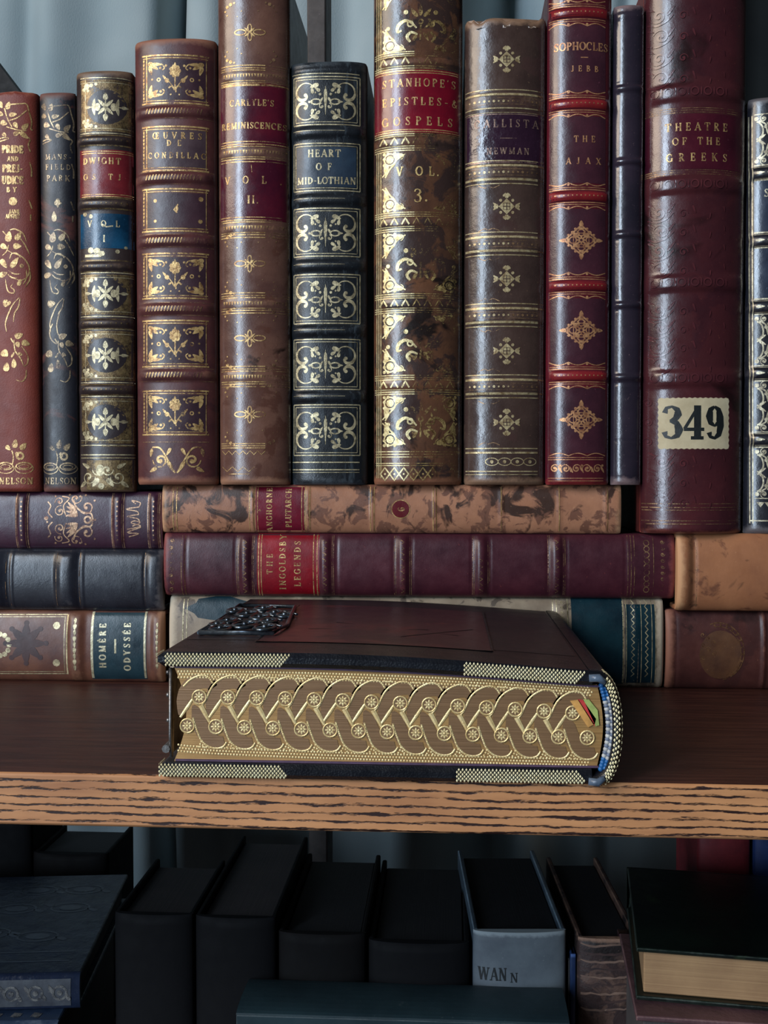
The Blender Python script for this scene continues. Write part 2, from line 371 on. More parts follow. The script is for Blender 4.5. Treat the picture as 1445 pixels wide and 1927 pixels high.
    def zig(s, u0, u1, v, h, pitch, w=1.3):
        n = int((u1 - u0) / pitch)
        s.stroke([(u0 + (u1 - u0) * i / (2 * n), v + (h / 2 if i % 2 else -h / 2)) for i in range(2 * n + 1)], w)
    def text(s, txt, a, b, c, h, vert=False, bold=1.0, lift=0.00006, mi=None, fit=True):
        """upright: letters between u=a..b centred on v=c; vert: read upwards from v=a to v=b, centred on u=c"""
        nat = sum(GL[ch][0] for ch in txt) * h; span = abs(b - a)
        sx = 1.0; gap = 0.0
        if len(txt) > 1: gap = (span - nat) / (len(txt) - 1)
        if gap < -0.03 * h or len(txt) == 1:
            gap = 0; sx = span / nat if len(txt) > 1 else 1.0
        tot = nat * sx + gap * (len(txt) - 1)
        x = -tot / 2
        if vert: s.st.append(s.st[-1]); s.st.pop()
        for ch in txt:
            adv, st = GL[ch]
            for w_, pts in st:
                Q = []
                for px_, py_ in pts:
                    X = x + px_ * h * sx; Y = (py_ - 0.5) * h
                    Q.append((c - Y, (a + b) / 2 - X) if vert else ((a + b) / 2 + X, c - Y))
                W = [q * h * bold for q in w_] if isinstance(w_, list) else w_ * h * bold
                s.stroke(Q, W, mi=mi, lift=lift)
            x += adv * h * sx + gap
# ------------------------------------------------------------------ book builder
class Book:
    def __init__(s, box, cover, label, lying=False, Y=0.0, base=None, depth=0.12, bulge=0.20, bands=(), cat='book',
                 group=None, mats=(), board=None, paper=None, p=2.3, wobble=0.0, rotz=0.0, name='book', top=None, cap=1.0, headcap=0.0):
        uL, uR, vT, vB = box; s.lying = lying; s.Y = Y
        if lying:
            um = (max(uL, 0) + min(uR, 1445)) / 2
            zt = at(um, vT, Y)[1] if top is None else top; zb = at(um, vB, Y)[1] if base is None else base
            s.W = zt - zb; s.x1 = at(uR, (vT + vB) / 2, Y)[0]; s.x0 = at(uL, (vT + vB) / 2, Y)[0]; s.H = s.x1 - s.x0
            s.zc = (zt + zb) / 2; loc = (s.x1, Y, s.zc); rot = (0, -PI / 2, 0)
        else:
            vm = (max(vT, 0) + vB) / 2
            s.x0 = at(uL, vm, Y)[0]; s.x1 = at(uR, vm, Y)[0]; s.W = s.x1 - s.x0 - 0.0003
            zb = at((uL + uR) / 2, vB, Y)[1] if base is None else base
            s.zb = zb; s.H = at((uL + uR) / 2, vT, Y)[1] - zb; s.xc = (s.x0 + s.x1) / 2
            loc = (s.xc, Y, zb); rot = (0, 0, 0)
        s.b = bulge * s.W; s.p = p
        s.root = empty(name, loc, rot)
        if rotz: s.root.rotation_euler = (0, 0, rotz) if not lying else (Matrix.Rotation(rotz, 3, 'Z') @ Matrix.Rotation(-PI / 2, 3, 'Y')).to_euler()
        tag(s.root, label, cat, group)
        s.bands = []
        for q in bands:
            c, hw, h = q
            tc = s.st(c, (vT + vB) / 2)[1] if lying else s.st((uL + uR) / 2, c)[1]
            sc = (D + Y) / F
            s.bands.append((tc, hw * sc, h * 0.001))
        s.mats = [cover] + list(mats); s.mb = MB(); s.d = Deco(s.mb, s.fn)
        s.cap = cap
        # spine
        NU = 30; NT = max(20, int(s.H / 0.0008)); vs_ = []; wr = []
        for j in range(NT + 1):
            t = s.H * j / NT
            for i in range(NU + 1):
                a = -PI / 2 + PI * i / NU; x = math.sin(a) * s.W / 2
                y = s.yy(x, t); wb = 0
                for tc, hw, h in s.bands:
                    if h > 0: wb = max(wb, 0.38 * math.exp(-((t - tc) / hw) ** 4))
                e = min(t, s.H - t); wb = max(wb, 1.0 * max(0, 1 - e / 0.006)); wb = max(wb, 0.38 * max(0, (abs(2 * x / s.W) - 0.92) / 0.08))
                tt = t
                if headcap and t > s.H - 0.004: tt += headcap * 0.001 * (vnoise(x * 700, s.H * 999) - 0.7)
                x2 = x * (1 + wobble * (vnoise(t * 90, s.W * 1000) - 0.5)) * (1 - 0.03 * max(0, 1 - e / 0.0016) ** 2)
                vs_.append((x2, y, tt)); wr.append(wb)
        fs = [(j * (NU + 1) + i, j * (NU + 1) + i + 1, (j + 1) * (NU + 1) + i + 1, (j + 1) * (NU + 1) + i) for j in range(NT) for i in range(NU)]
        fs = [tuple(reversed(f)) for f in fs] if False else fs
        s.mb.add(vs_, fs, 0, True, wr)
        o = [(vs_[i][0], vs_[i][1], vs_[i][2]) for i in range(NU + 1)]
        s.mb.add(o, [tuple(range(NU, -1, -1))], 0, False, [1] * len(o))
        k = NT * (NU + 1); o = [vs_[k + i] for i in range(NU + 1)]
        s.mb.add(o, [tuple(range(NU + 1))], 0, False, [1] * len(o))
        # boards + leaves
        T = 0.0024 if s.W > 0.012 else 0.0014
        for sg in (-1, 1):
            m = MB(); x0, x1 = (sg * s.W / 2, sg * (s.W / 2 - T)); x0, x1 = min(x0, x1), max(x0, x1)
            m.rbox(x0, x1, 0.0001, depth, 0.0, s.H, 0.0007)
            m.build('cover_board', board or cover, s.root)
        m = MB(); q = 0.003
        m.rbox(-s.W / 2 + T + 0.0001, s.W / 2 - T - 0.0001, 0.0004, depth - q, q, s.H - q, 0.0012, wear=0)
        m.build('page_block', paper or PAPER, s.root)
    def yy(s, x, t):
        u = min(0.999, abs(2 * x / s.W))
        pr = (1 - u ** s.p) ** 0.55
        e = min(t, s.H - t); r = 0.0022; en = 1.0
        if e < r: en = 0.72 + 0.28 * math.sqrt(max(0, 1 - (1 - max(0, e) / r) ** 2))
        y = s.b * pr * en
        for tc, hw, h in s.bands:
            dd = abs(t - tc) / hw
            if dd < 2: y += h * math.exp(-dd ** 4) * min(1, pr * 1.6)
        return -y
    def st(s, u, v):
        x, z = at(u, v, s.Y - 0.8 * s.b)
        if s.lying: return z - s.zc, s.x1 - x
        return x - s.xc, z - s.zb
    def fn(s, u, v, lift):
        x, t = s.st(u, v)
        x = max(-0.495 * s.W, min(0.495 * s.W, x))
        t = max(0.0002, min(s.H - 0.0002, t))
        return (x, s.yy(x, t) - lift, t)
    def label(s, u0, v0, u1, v1, mat, lettering, draw=None, name='title_label', edge=None, label=None):
        mb = MB(); d = Deco(mb, s.fn, 1)
        d.patch(u0, v0, u1, v1, 0, lift=-0.00004, edge=edge)
        if draw: draw(d)
        o = mb.build(name, [mat, lettering], s.root)
        if label: o['label'] = label
        return o
    def done(s): return s.mb.build('spine', s.mats, s.root)
# ------------------------------------------------------------------ levels
Z_SHELF = at(722, 1289, 0)[1]
Z_FRONT_Y = -0.150
Z_LOW = ZC - 0.330
TH = 0.0168
# wood
def wood():
    m, nt, p = newmat('oak_stained'); b = NB(nt)
    c = b.n('ShaderNodeTexCoord'); sp = b.n('ShaderNodeSeparateXYZ'); b.l(c.outputs['Object'], sp.inputs[0])
    n1 = b.noise(b.coord(3, (7, 4, 60)), 1.0, 3, 0.6); n2 = b.noise(b.coord(5, (60, 30, 330)), 1.0, 4, 0.75); n3 = b.noise(b.coord(7, (110, 30, 700)), 1.0, 4, 0.7)
    ph = b.math('ADD', b.math('ADD', b.math('MULTIPLY', sp.outputs[2], 2450), b.math('MULTIPLY', sp.outputs[0], 22)), b.math('ADD', b.math('MULTIPLY', n1, 11), b.math('MULTIPLY', n2, 6.5)))
    f = b.math('ADD', b.math('MULTIPLY', b.math('ADD', b.math('SINE', ph, 0), 1.0), 0.5), b.math('MULTIPLY', b.math('SUBTRACT', n3, 0.5), 1.3))
    dark = b.ramp(f, [(0.02, (0, 0, 0, 1)), (0.24, (1, 1, 1, 1))])
    base = b.mix(b.step(b.noise(b.coord(6, (14, 14, 90)), 1.0, 4, 0.7), 0.3, 0.7), rgb((166, 112, 74)), rgb((212, 152, 102)))
    b.l(b.mix(dark, rgb((46, 24, 20)), base), p.inputs['Base Color']); p.inputs['Roughness'].default_value = 0.55
    b.l(b.bump(dark, 0.6, 0.0004), p.inputs['Normal'])
    return m
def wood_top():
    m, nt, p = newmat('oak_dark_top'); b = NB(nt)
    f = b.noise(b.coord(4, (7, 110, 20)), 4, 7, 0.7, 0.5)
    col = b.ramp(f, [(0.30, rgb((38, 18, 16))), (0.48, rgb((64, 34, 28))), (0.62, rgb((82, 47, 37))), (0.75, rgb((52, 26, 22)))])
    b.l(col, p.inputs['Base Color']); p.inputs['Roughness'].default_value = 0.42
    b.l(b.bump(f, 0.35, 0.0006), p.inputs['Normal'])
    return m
WOOD = wood(); WOODT = wood_top()
bc = empty('bookcase', (0, 0.0, 0.0)); tag(bc, 'open dark-stained oak bookcase with grained shelf edge holding all the books', 'bookcase')
def part_box(name, x0, x1, y0, y1, z0, z1, mat, parent, org, r=0.001):
    m = MB(); m.rbox(x0 - org[0], x1 - org[0], y0 - org[1], y1 - org[1], z0 - org[2], z1 - org[2], r, wear=0)
    return m.build(name, mat, parent)
def shelf(z, x0=-0.62, x1=0.62):
    m = MB(); o = bc.location
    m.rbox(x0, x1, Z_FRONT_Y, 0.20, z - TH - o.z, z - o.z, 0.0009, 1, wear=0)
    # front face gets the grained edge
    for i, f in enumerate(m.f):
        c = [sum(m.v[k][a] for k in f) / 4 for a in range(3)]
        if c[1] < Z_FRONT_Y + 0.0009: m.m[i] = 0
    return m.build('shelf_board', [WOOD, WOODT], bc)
shelf(Z_SHELF); shelf(Z_LOW)
DARKW = leather('dark_stained_wood', (46, 40, 38), (28, 24, 24), rough=0.6, grain=0)
POSTW = leather('grey_brown_wood', (84, 76, 72), (58, 52, 50), rough=0.65, grain=0)
o = bc.location
xa, xb = at(590, 200, 0.235)[0], at(624, 200, 0.235)[0]
part_box('rear_post', xa, xb, 0.203, 0.235, 0.0, ZC + 0.45, POSTW, bc, o)
for sx in (-0.64, 0.62):
    part_box('side_panel', sx, sx + 0.02, Z_FRONT_Y, 0.235, 0.0, ZC + 0.45, DARKW, bc, o)
# ------------------------------------------------------------------ curtain and wall behind
def curtain():
    m, nt, p = newmat('curtain_cloth'); b = NB(nt); vec = b.coord(9)
    n = b.noise(vec, 9, 3, 0.5); n2 = b.noise(b.coord(8, (900, 1, 500)), 1, 2, 0.5)
    b.l(b.mix(b.step(n, 0.3, 0.7), rgb((134, 152, 158)), rgb((164, 176, 178))), p.inputs['Base Color'])
    p.inputs['Roughness'].default_value = 0.9; p.inputs['Sheen Weight'].default_value = 0.2
    b.l(b.bump(n2, 0.3, 0.0006), p.inputs['Normal'])
    Y0 = 0.34; mb = MB(); NX = 420; NZ = 45; x0, x1 = -0.62, at(1300, 50, 0.35)[0]
    cr = [(at(u, 60, Y0)[0], w_, d) for u, w_, d in ((312, .009, .05), (45, .012, .012), (440, .014, .018), (655, .02, .012), (955, .030, .10), (1060, .02, .05), (1180, .012, .02), (-120, .02, .03))]
    for j in range(NZ + 1):
        z = 0.02 + (ZC + 0.53) * j / NZ
        for i in range(NX + 1):
            x = x0 + (x1 - x0) * i / NX
            y = Y0 + 0.006 * math.sin(x * 42 + 0.6 * math.sin(z * 3)) + 0.003 * math.sin(x * 97 + z * 2)
            for c, w_, d in cr: y += d * math.exp(-((x - c - 0.01 * math.sin(z * 4)) / w_) ** 2)
            mb.v.append((x, y, z))
    mb.wear = [0.0] * len(mb.v)
    for j in range(NZ):
        for i in range(NX):
            a = j * (NX + 1) + i; mb.f.append([a, a + 1, a + NX + 2, a + NX + 1]); mb.m.append(0); mb.sm.append(True)
    ob = mb.build('curtain', m)
    md = ob.modifiers.new('thickness', 'SOLIDIFY'); md.thickness = 0.0012; md.offset = 1
    tag(ob, 'pale blue-grey cloth curtain hanging in folds behind the bookcase', 'curtain')
curtain()
wl = MB(); wl.box(-1.2, 1.2, 0.46, 0.52, 0.0, ZC + 0.9)
tag(wl.build('wall_back', plain('dark_wall', (30, 32, 30), (20, 22, 22), 0.9, 20)), kind='structure')
fl = MB(); fl.box(-1.2, 1.2, -3.2, 0.52, -0.05, 0.0)
tag(fl.build('floor', plain('dark_floor', (60, 45, 36), (44, 32, 26), 0.5, 12)), kind='structure')

m = MB(); pa, pb = at(-75, 26, 0.203), at(330, 557, 0.203); dx, dz = pb[0] - pa[0], pb[1] - pa[1]; L = math.hypot(dx, dz); nx, nz = dz / L * 0.05, -dx / L * 0.05
q4 = [(pa[0], pa[1]), (pb[0], pb[1]), (pb[0] + nx, pb[1] + nz), (pa[0] + nx, pa[1] + nz)]
m.add([(x, 0.2035, z) for x, z in q4] + [(x, 0.216, z) for x, z in q4], [(0, 1, 2, 3), (7, 6, 5, 4), (0, 4, 5, 1), (1, 5, 6, 2), (2, 6, 7, 3), (3, 7, 4, 0)], 0, False)
m.build('diagonal_brace', leather('soot_wood', (20, 20, 22), (12, 12, 14), (26, 26, 28), rough=.75, grain=0), bc)
# ================================================================== STACKS LYING ON THE SHELF
random.seed(4)
PY = 0.003
# --- left stack, bottom: brown volume with teal label
L3 = Book((-160, 312, 1147, 1281), leather('brown_calf', (112, 72, 54), (78, 46, 40), (150, 108, 80), 0.40, 60), 'brown leather volume with gilt frame and teal title label, bottom of the left stack', True, 0.001, Z_SHELF, 0.125, 0.14,
          bands=[(143, 14, 1.2), (297, 11, 1.0), (-20, 12, 1)], mats=[G_PALE, leather('dark_stamp', (74, 52, 52), (56, 40, 42), rough=0.5)], group=None)
d = L3.d
for e in (0, 5): d.line(-20, 1157 + e * 0.8, 126 - e, 1157 + e * 0.8, 1.8 if e == 0 else 1.0); d.line(-20, 1268 - e * .8, 126 - e, 1268 - e * .8, 1.8 if e == 0 else 1.0)
d.line(127, 1157, 127, 1269, 3.2); d.line(122, 1160, 122, 1266, 1)
for v in (1177, 1247): d.dot(107, v, 7)
for i in range(8):
    a = i * 45; d.leaf(50 + 22 * math.cos(math.radians(a)), 1210 + 24 * math.sin(math.radians(a)), a, 30, 14, mi=2); d.dot(50 + 38 * math.cos(math.radians(a)), 1210 + 38 * math.sin(math.radians(a)), 5, mi=2)
d.dot(50, 1210, 12, mi=2)
for q in range(7): d.dot(2 + 17 * math.cos(-1.6 + q * .53), 1213 + 20 * math.sin(-1.6 + q * .53), 5)
for i in range(9): d.leaf(143, 1168 + 11 * i, 90, 11, 5 + (i % 2) * 1.5)
for i in range(8): d.leaf(297, 1176 + 11 * i, 90, 10, 3.5 + (i % 2))
TEAL = leather('teal_label', (26, 58, 68), (14, 36, 46), (50, 80, 88), 0.30, 50, grain=0.1)
def t1(d):
    d.line(174, 1152, 174, 1277, 4.5); d.line(273, 1152, 273, 1277, 4)
    d.text('HOMÈRE', 1257, 1173, 194, 12.5, vert=True, bold=1.35); d.text('ODYSSÉE', 1262, 1172, 240, 12.5, vert=True, bold=1.35)
    d.line(218, 1229, 218, 1202, 3.6)
L3.label(172, 1150, 276, 1279, TEAL, gilt('label_cream', (208, 200, 168), (150, 140, 112), 0.30), t1); L3.done()
zt = L3.zc + L3.W / 2
L2 = Book((-170, 310, 1033, 1147), leather('navy_morocco', (40, 43, 52), (27, 28, 36), (96, 92, 94), 0.30, 60, wamt=0.7), 'plain dark navy leather volume with raised bands, middle of the left stack', True, 0.0, zt, 0.12, 0.17,
          bands=[(125, 18, 1.3), (-12, 18, 1.3), (290, 12, .6), (16, 3, -.3), (22, 2, .3), (148, 2, -.3), (154, 2, .3), (272, 2, -.4), (107, 2, .3)], mats=[G_FAINT])
d = L2.d
for u in (108, 150, 12, 20, 272): d.line(u, 1040, u, 1140, 0.8)
L2.done(); zt = L2.zc + L2.W / 2
L1 = Book((-150, 308, 925, 1033), leather('plum_morocco', (66, 34, 52), (46, 24, 40), (110, 70, 76), 0.34, 60, wamt=0.7), 'plum leather volume with gilt shell ornament and script lettering, top of the left stack', True, 0.001, zt, 0.12, 0.13,
          bands=[(42, 9, 1.0), (222, 9, 1.0), (290, 7, 1.0), (-60, 9, 1)], mats=[G_FAINT, gilt('gilt_rose', (200, 164, 130), (120, 82, 66), 0.42)])
d = L1.d; d.mi = 2
for c in (42, 222, 290):
    for e in (-11, -8, 8, 11): d.line(c + e, 928, c + e, 1032, 1.5 if abs(e) > 9 else 0.9)
    for i in range(9): d.dot(c, 944 + 9 * i, 1.8)
for sg in (1, -1):
    d.push(150, 978, 1, sg)
    for a in (0, 18, 36, 54): d.leaf(-14, 8 + a * .32, 180 + a * -0.8, 24, 6)
    d.spiral(14, 24, 15, 200, 1.1, 1, 3); d.spiral(-8, 40, 12, 20, 1.0, -1, 2.4); d.spiral(-36, 16, 11, 80, 1.2, 1, 2.4); d.spiral(-38, 34, 9, 200, 1, -1, 2.2)
    d.stroke([(26, 0), (22, 12), (8, 14), (-6, 24), (-12, 38)], 3, smooth=True); d.stroke([(-50, 4), (-58, 14), (-54, 26), (-60, 34)], 2.4, smooth=True)
    d.stroke([(-24, 6), (-30, 26), (-20, 40), (-34, 44)], 2, smooth=True)
    for q in ((-60, 4), (-20, 47), (0, 44), (28, 36), (-46, 44), (10, 46)): d.dot(q[0], q[1], 2)
    d.pop()
d.ring(166, 978, 6, 3.5); d.dot(172, 978, 2.5); d.dot(180, 978, 2.2); d.dot(88, 975, 4)
# script word reading upwards
for pts in ([(243, 1010), (262, 1004), (240, 1002), (266, 992)], [(240, 996), (266, 990), (248, 984), (254, 980), (264, 984), (250, 990)], [(264, 984), (260, 976), (240, 972), (262, 968)], [(262, 968), (258, 962), (238, 958), (262, 954)], [(262, 954), (264, 946), (248, 942), (256, 948)]):
    d.stroke(pts, 2.0, smooth=True)
L1.done(); Z_L = L1.zc + L1.W / 2
# --- middle stack
M3 = Book((323, 1245, 1122, 1290), leather('pale_calf', (150, 136, 116), (112, 98, 84), (186, 172, 150), 0.42, 40, blotch=(88, 78, 68), bt=0.56), 'pale worn leather volume with blue-green labels, bottom of the middle stack', True, 0.002, Z_SHELF, 0.125, 0.14,
          bands=[(1054, 12, 1.0), (1196, 6, .5), (560, 12, 1), (780, 12, 1)], mats=[G_PALE, leather('teal_patch', (20, 52, 62), (12, 34, 44), (60, 84, 86), 0.34, 60)])
d = M3.d
d.patch(1075, 1124, 1172, 1288, 2, nv=24)
for u in (1040, 1047, 1068, 1172, 1178, 1206, 1226, 1233, 345, 352): d.line(u, 1128, u, 1286, 2.2 if u in (1068, 1172, 345) else 1.3)
for u in (1190, 1216): d.stroke([(u + (2.5 if i % 2 else -2.5), 1130 + i * 6) for i in range(25)], 2)
for i in range(16): d.spiral(1057, 1134 + i * 9, 4, 0, 1, 1, 1.2)
d.patch(1176, 1138, 1232, 1286, 2, lift=-0.00005, nv=20)
d.fan([(384 + 60 * math.cos(a * .45) * (1 + .15 * math.sin(a * 3)) + 30, 1145 + 22 * math.sin(a * .45)) for a in range(14)], mi=2)
M3.done(); zt = M3.zc + M3.W / 2
OXB = leather('oxblood', (80, 34, 44), (56, 24, 34), (128, 62, 60), 0.36, 40, wamt=0.8)
M2 = Book((312, 1267, 1003, 1124), OXB, 'oxblood leather volume with bright red title label, middle of the stack behind the gilt-edged book', True, 0.0, zt, 0.13, 0.17,
          bands=[(462, 9, 1.3), (612, 9, 1.3), (758, 9, 1.3), (905, 9, 1.3), (1047, 9, 1.3), (444, 2, -.3), (634, 2.5, -.4), (740, 2, -.3), (774, 2, -.3), (888, 2, -.3), (922, 2, -.3), (1030, 2, -.3), (1066, 2, -.3), (1176, 2, -.3), (350, 2, -.3)],
          mats=[G_FAINT, leather('dull_band', (84, 60, 70), (66, 44, 54), rough=0.45)])
d = M2.d
for c in (462, 612, 758, 905, 1047):
    for e in (-16, -13, 13, 16): d.line(c + e, 1008, c + e, 1120, 0.9)
    for i in range(9):
        v = 1016 + i * 11.5; d.stroke([(c - 4, v), (c + 3, v + 4), (c - 3, v + 8)], 1.8 if c < 700 else 1.3)
for u in (342, 348, 1181, 1187, 1193, 1229): d.line(u, 1008, u, 1122, 1.1)
for i in range(8): d.spiral(323, 1018 + i * 13, 5, 90, 1, 1 if i % 2 else -1, 1.8)
for i in range(9): d.ring(1216, 1022 + i * 11, 5, 1.5); d.spiral(1246, 1020 + i * 11.5, 4.5, 0, 1, 1, 1.6)
RED = leather('red_label', (150, 14, 30), (112, 8, 24), (170, 60, 60), 0.34, 60, grain=0.1, wamt=0.5)
def t2(d):
    for u in (487, 492, 590, 597): d.line(u, 1006, u, 1122, 1.6)
    d.text('THE', 1080, 1042, 508, 11, vert=True); d.text('INGOLDSBY', 1110, 1006, 532, 12, vert=True); d.text('LEGENDS', 1104, 1018, 560, 12, vert=True)
M2.label(484, 1004, 601, 1123, RED, G_WARM, t2); M2.done(); zt = M2.zc + M2.W / 2
TREE = leather('tree_calf', (176, 124, 94), (146, 100, 76), (196, 150, 112), 0.38, 50, blotch=(116, 78, 62), bs=150, bt=0.51, wamt=0.6)
M1 = Book((308, 1167, 912, 1003), TREE, 'mottled tan calf volume with red label and small numbered roundel, top of the middle stack', True, -0.001, zt, 0.12, 0.17,
          bands=[(475, 3, .4), (579, 3, .4), (700, 3, .4), (818, 3, .4), (943, 3, .3), (1052, 3, .3), (1140, 3, .3)], mats=[G_WARM, leather('roundel_red', (112, 26, 34), (86, 20, 28), rough=0.35)], top=at(737, 912, 0)[1], group=None)
d = M1.d
for u in (326, 333, 470, 478, 576, 583, 697, 704, 815, 821, 943, 1052, 1143): d.line(u, 916, u, 1000, 1.5)
d.dot(754, 958, 18, 20); d.dot(754, 958, 16.2, 20, mi=2, lift=0.00005)
d.text('6', 958, 958, 755, 13, vert=True, lift=0.0001)
def t3(d):
    for u in (485, 568, 573): d.line(u, 915, u, 1001, 1.3)
    d.text('LANGHORNE', 1010, 918, 507, 10.5, vert=True, bold=1.1); d.text('PLUTARCH', 993, 919, 543, 11, vert=True, bold=1.1); d.text("'S", 975, 958, 488, 6, vert=True)
M1.label(482, 913, 573, 1002, leather('crimson_label', (118, 18, 40), (86, 12, 34), (120, 70, 80), 0.32, 60, grain=0.1), G_WARM, t3); M1.done(); Z_M = M1.zc + M1.W / 2
# --- right stack
R2 = Book((1250, 1700, 1147, 1300), leather('brown_russia', (92, 52, 46), (62, 34, 34), (140, 92, 74), 0.42, 40, blotch=(70, 40, 38), bs=60), 'dark brown leather volume with faint round gilt seal, bottom of the right stack', True, 0.001, Z_SHELF, 0.125, 0.13,
          bands=[(1272, 2, -.4), (1436, 4, .8)], mats=[gilt('gilt_ghost', (150, 112, 78), (96, 62, 44), 0.44), leather('seal_field', (104, 70, 46), (76, 48, 36), rough=0.5)])
d = R2.d
d.oval(1355, 1232, 40, 46, 24, mi=2); d.arc(1352, 1226, 47, 54, -110, 80, 2.2, 26); d.arc(1352, 1226, 41, 47, -100, 70, 1.4, 26)
for i in range(11): a = math.radians(-100 + i * 15); d.dot(1352 + 44 * math.cos(a), 1226 + 50 * math.sin(a), 2.2)
for i in range(7): d.spiral(1322 + 10 * (i % 3), 1194 + i * 7, 6, 50 * i, 1, 1, 1.5)
R2.done(); zt = R2.zc + R2.W / 2
R1 = Book((1270, 1720, 1004, 1147), leather('tan_sheep', (168, 112, 76), (138, 88, 60), (196, 146, 104), 0.5, 30, blotch=(118, 74, 52), bs=70, bt=0.58), 'plain tan sheepskin volume with rolled head cap, top of the right stack', True, -0.003, zt, 0.125, 0.14,
          bands=[(1282, 16, 1.8), (1306, 4, -.5)], top=at(1330, 1003, 0)[1], mats=[G_FAINT])
R1.d.line(1310, 1012, 1310, 1142, 1.0); R1.done(); Z_R = R1.zc + R1.W / 2
# ================================================================== UPRIGHT BOOKS
def vine(d, lo=1.0):
    for q in ((18, 446, -80, 20, 12), (36, 445, -55, 18, 10), (9, 465, 30, 14, 10), (34, 464, 0, 15, 11), (9, 497, 55, 20, 10), (29, 495, -55, 24, 10), (8, 517, -20, 17, 10),
              (15, 571, -10, 16, 13), (37, 632, -25, 16, 11), (49, 646, 20, 15, 11), (35, 649, 70, 11, 8), (11, 666, 45, 15, 14), (14, 691, -80, 17, 11), (28, 684, -90, 18, 9), (39, 667, 20, 9, 7), (38, 532, -70, 14, 7), (26, 668, -60, 12, 4)): d.leaf(*q)
    d.dot(42, 501, 4)
    for p in ([(16, 472), (25, 477), (40, 482), (50, 492), (55, 505), (52, 520), (40, 528), (22, 522)], [(40, 450), (48, 462), (56, 480)], [(56, 510), (56, 525), (48, 541)], [(50, 508), (50, 524), (44, 536)],
              [(12, 526), (14, 540), (18, 550), (27, 552), (28, 546), (22, 541), (26, 535)], [(38, 560), (25, 575), (16, 595), (12, 610), (14, 625)], [(39, 562), (36, 578), (29, 590), (27, 606)],
              [(28, 640), (30, 660), (40, 675), (45, 688)], [(42, 652), (52, 668), (52, 684), (45, 690)], [(50, 696), (49, 710), (42, 718), (32, 715)], [(20, 434), (30, 432), (44, 440), (50, 455)],
              [(16, 516), (24, 523), (34, 524)], [(18, 510), (28, 516), (40, 516)], [(20, 488), (24, 478), (34, 478), (40, 486)], [(7, 436), (14, 444)], [(18, 462), (14, 474), (6, 482)], [(22, 637), (27, 646)]):
        d.stroke(p, 2.4, smooth=True, taper=True)
def vine_top(d):
    for q in ((3, 199, 60, 14, 9), (17, 200, -70, 15, 9), (3, 216, 20, 11, 9), (26, 217, -10, 15, 8), (9, 233, 20, 13, 10), (31, 237, 60, 13, 8), (48, 238, -50, 16, 9), (33, 252, -20, 14, 8), (46, 255, 40, 18, 9), (10, 255, 40, 10, 7)): d.leaf(*q)
    for p in ([(20, 228), (35, 222), (50, 208)], [(22, 198), (40, 196), (50, 196), (54, 210), (58, 228), (57, 242), (60, 243)], [(52, 258), (56, 262), (53, 272), (56, 285)], [(55, 305), (58, 318), (58, 332)],
              [(54, 376), (59, 392)], [(57, 403), (57, 415)], [(10, 205), (16, 225), (24, 240)], [(0, 263), (10, 260), (18, 262), (0, 268)], [(14, 240), (36, 246), (50, 246)]): d.stroke(p, 2.2, smooth=True)
def bow(d):
    for q in ((30, 835, -80, 17, 10), (45, 840, -50, 16, 10), (17, 843, 45, 12, 8)): d.leaf(*q)
    d.ring(39, 858, 6, 4); d.stroke([(24, 848), (27, 860), (25, 874)], 2.2, smooth=True); d.leaf(34, 855, 50, 10, 6)
    for cx in (12, 46):
        d.arc(cx, 877, 14, 7, 0, 360, 1.8, 18); d.arc(cx, 881, 16, 10, 0, 360, 1.6, 18); d.arc(cx, 878, 9, 3.6, 0, 360, 1.2, 14)
B1 = Book((-34, 77, 178, 925), leather('russet_cloth', (134, 58, 42), (108, 42, 34), (150, 84, 58), 0.55, 30, grain=0.35, wamt=0.5), 'russet cloth book with gilt vine and bow, leftmost upright book', Y=0.0, base=Z_L, depth=0.10, bulge=0.17, mats=[G_WARM], p=2.8, headcap=1)
d = B1.d; vine(d); vine_top(d); bow(d)
for t, a, b, c, h in (('PRIDE', 5, 45, 282, 14), ('AND', 15, 36, 300, 9), ('PREJ-', 6, 44, 318, 14), ('UDICE', 5, 45, 340, 15), ('BY', 14, 33, 358, 9), ('JANE', 19, 38, 399, 7), ('AUSTEN', 12, 39, 408, 8)): d.text(t, a, b, c, h, bold=1.5)
d.dot(26, 380, 8, 10); d.text('NELSON', 0, 62, 905, 12, bold=1.25); B1.done()
B2 = Book((78.5, 147, 178, 918), leather('navy_worn_cloth', (34, 35, 43), (26, 24, 30), (104, 66, 58), 0.42, 45, blotch=(84, 50, 46), bs=36, bt=0.55, wamt=0.9), 'narrow worn navy cloth book with faded gilt vine, beside the russet book', Y=0.0, base=Z_L, depth=0.10, bulge=0.20, mats=[gilt('gilt_smoky', (186, 164, 128), (98, 82, 74), 0.45, ws=60)], p=2.6)
d = B2.d; d.push(83, 1, 0.98, 1); vine(d); bow(d); d.pop(); d.push(80, 3, 0.98, 1); vine_top(d); d.pop()
d.stroke([(100, 610), (94, 625), (98, 640), (108, 648)], 2, smooth=True); d.stroke([(113, 590), (108, 610), (110, 628), (114, 632)], 2, smooth=True)
for t, a, b, c, h in (('MANS-', 86, 134, 296, 10), ('FIELD', 86, 133, 315, 10), ('PARK', 88, 132, 336, 11)): d.text(t, a, b, c, h)
d.leaf(110, 383, 0, 14, 8); d.leaf(110, 383, 90, 18, 8); d.leaf(103, 408, -90, 20, 9); d.text('NELSON', 84, 143, 905, 12); B2.done()
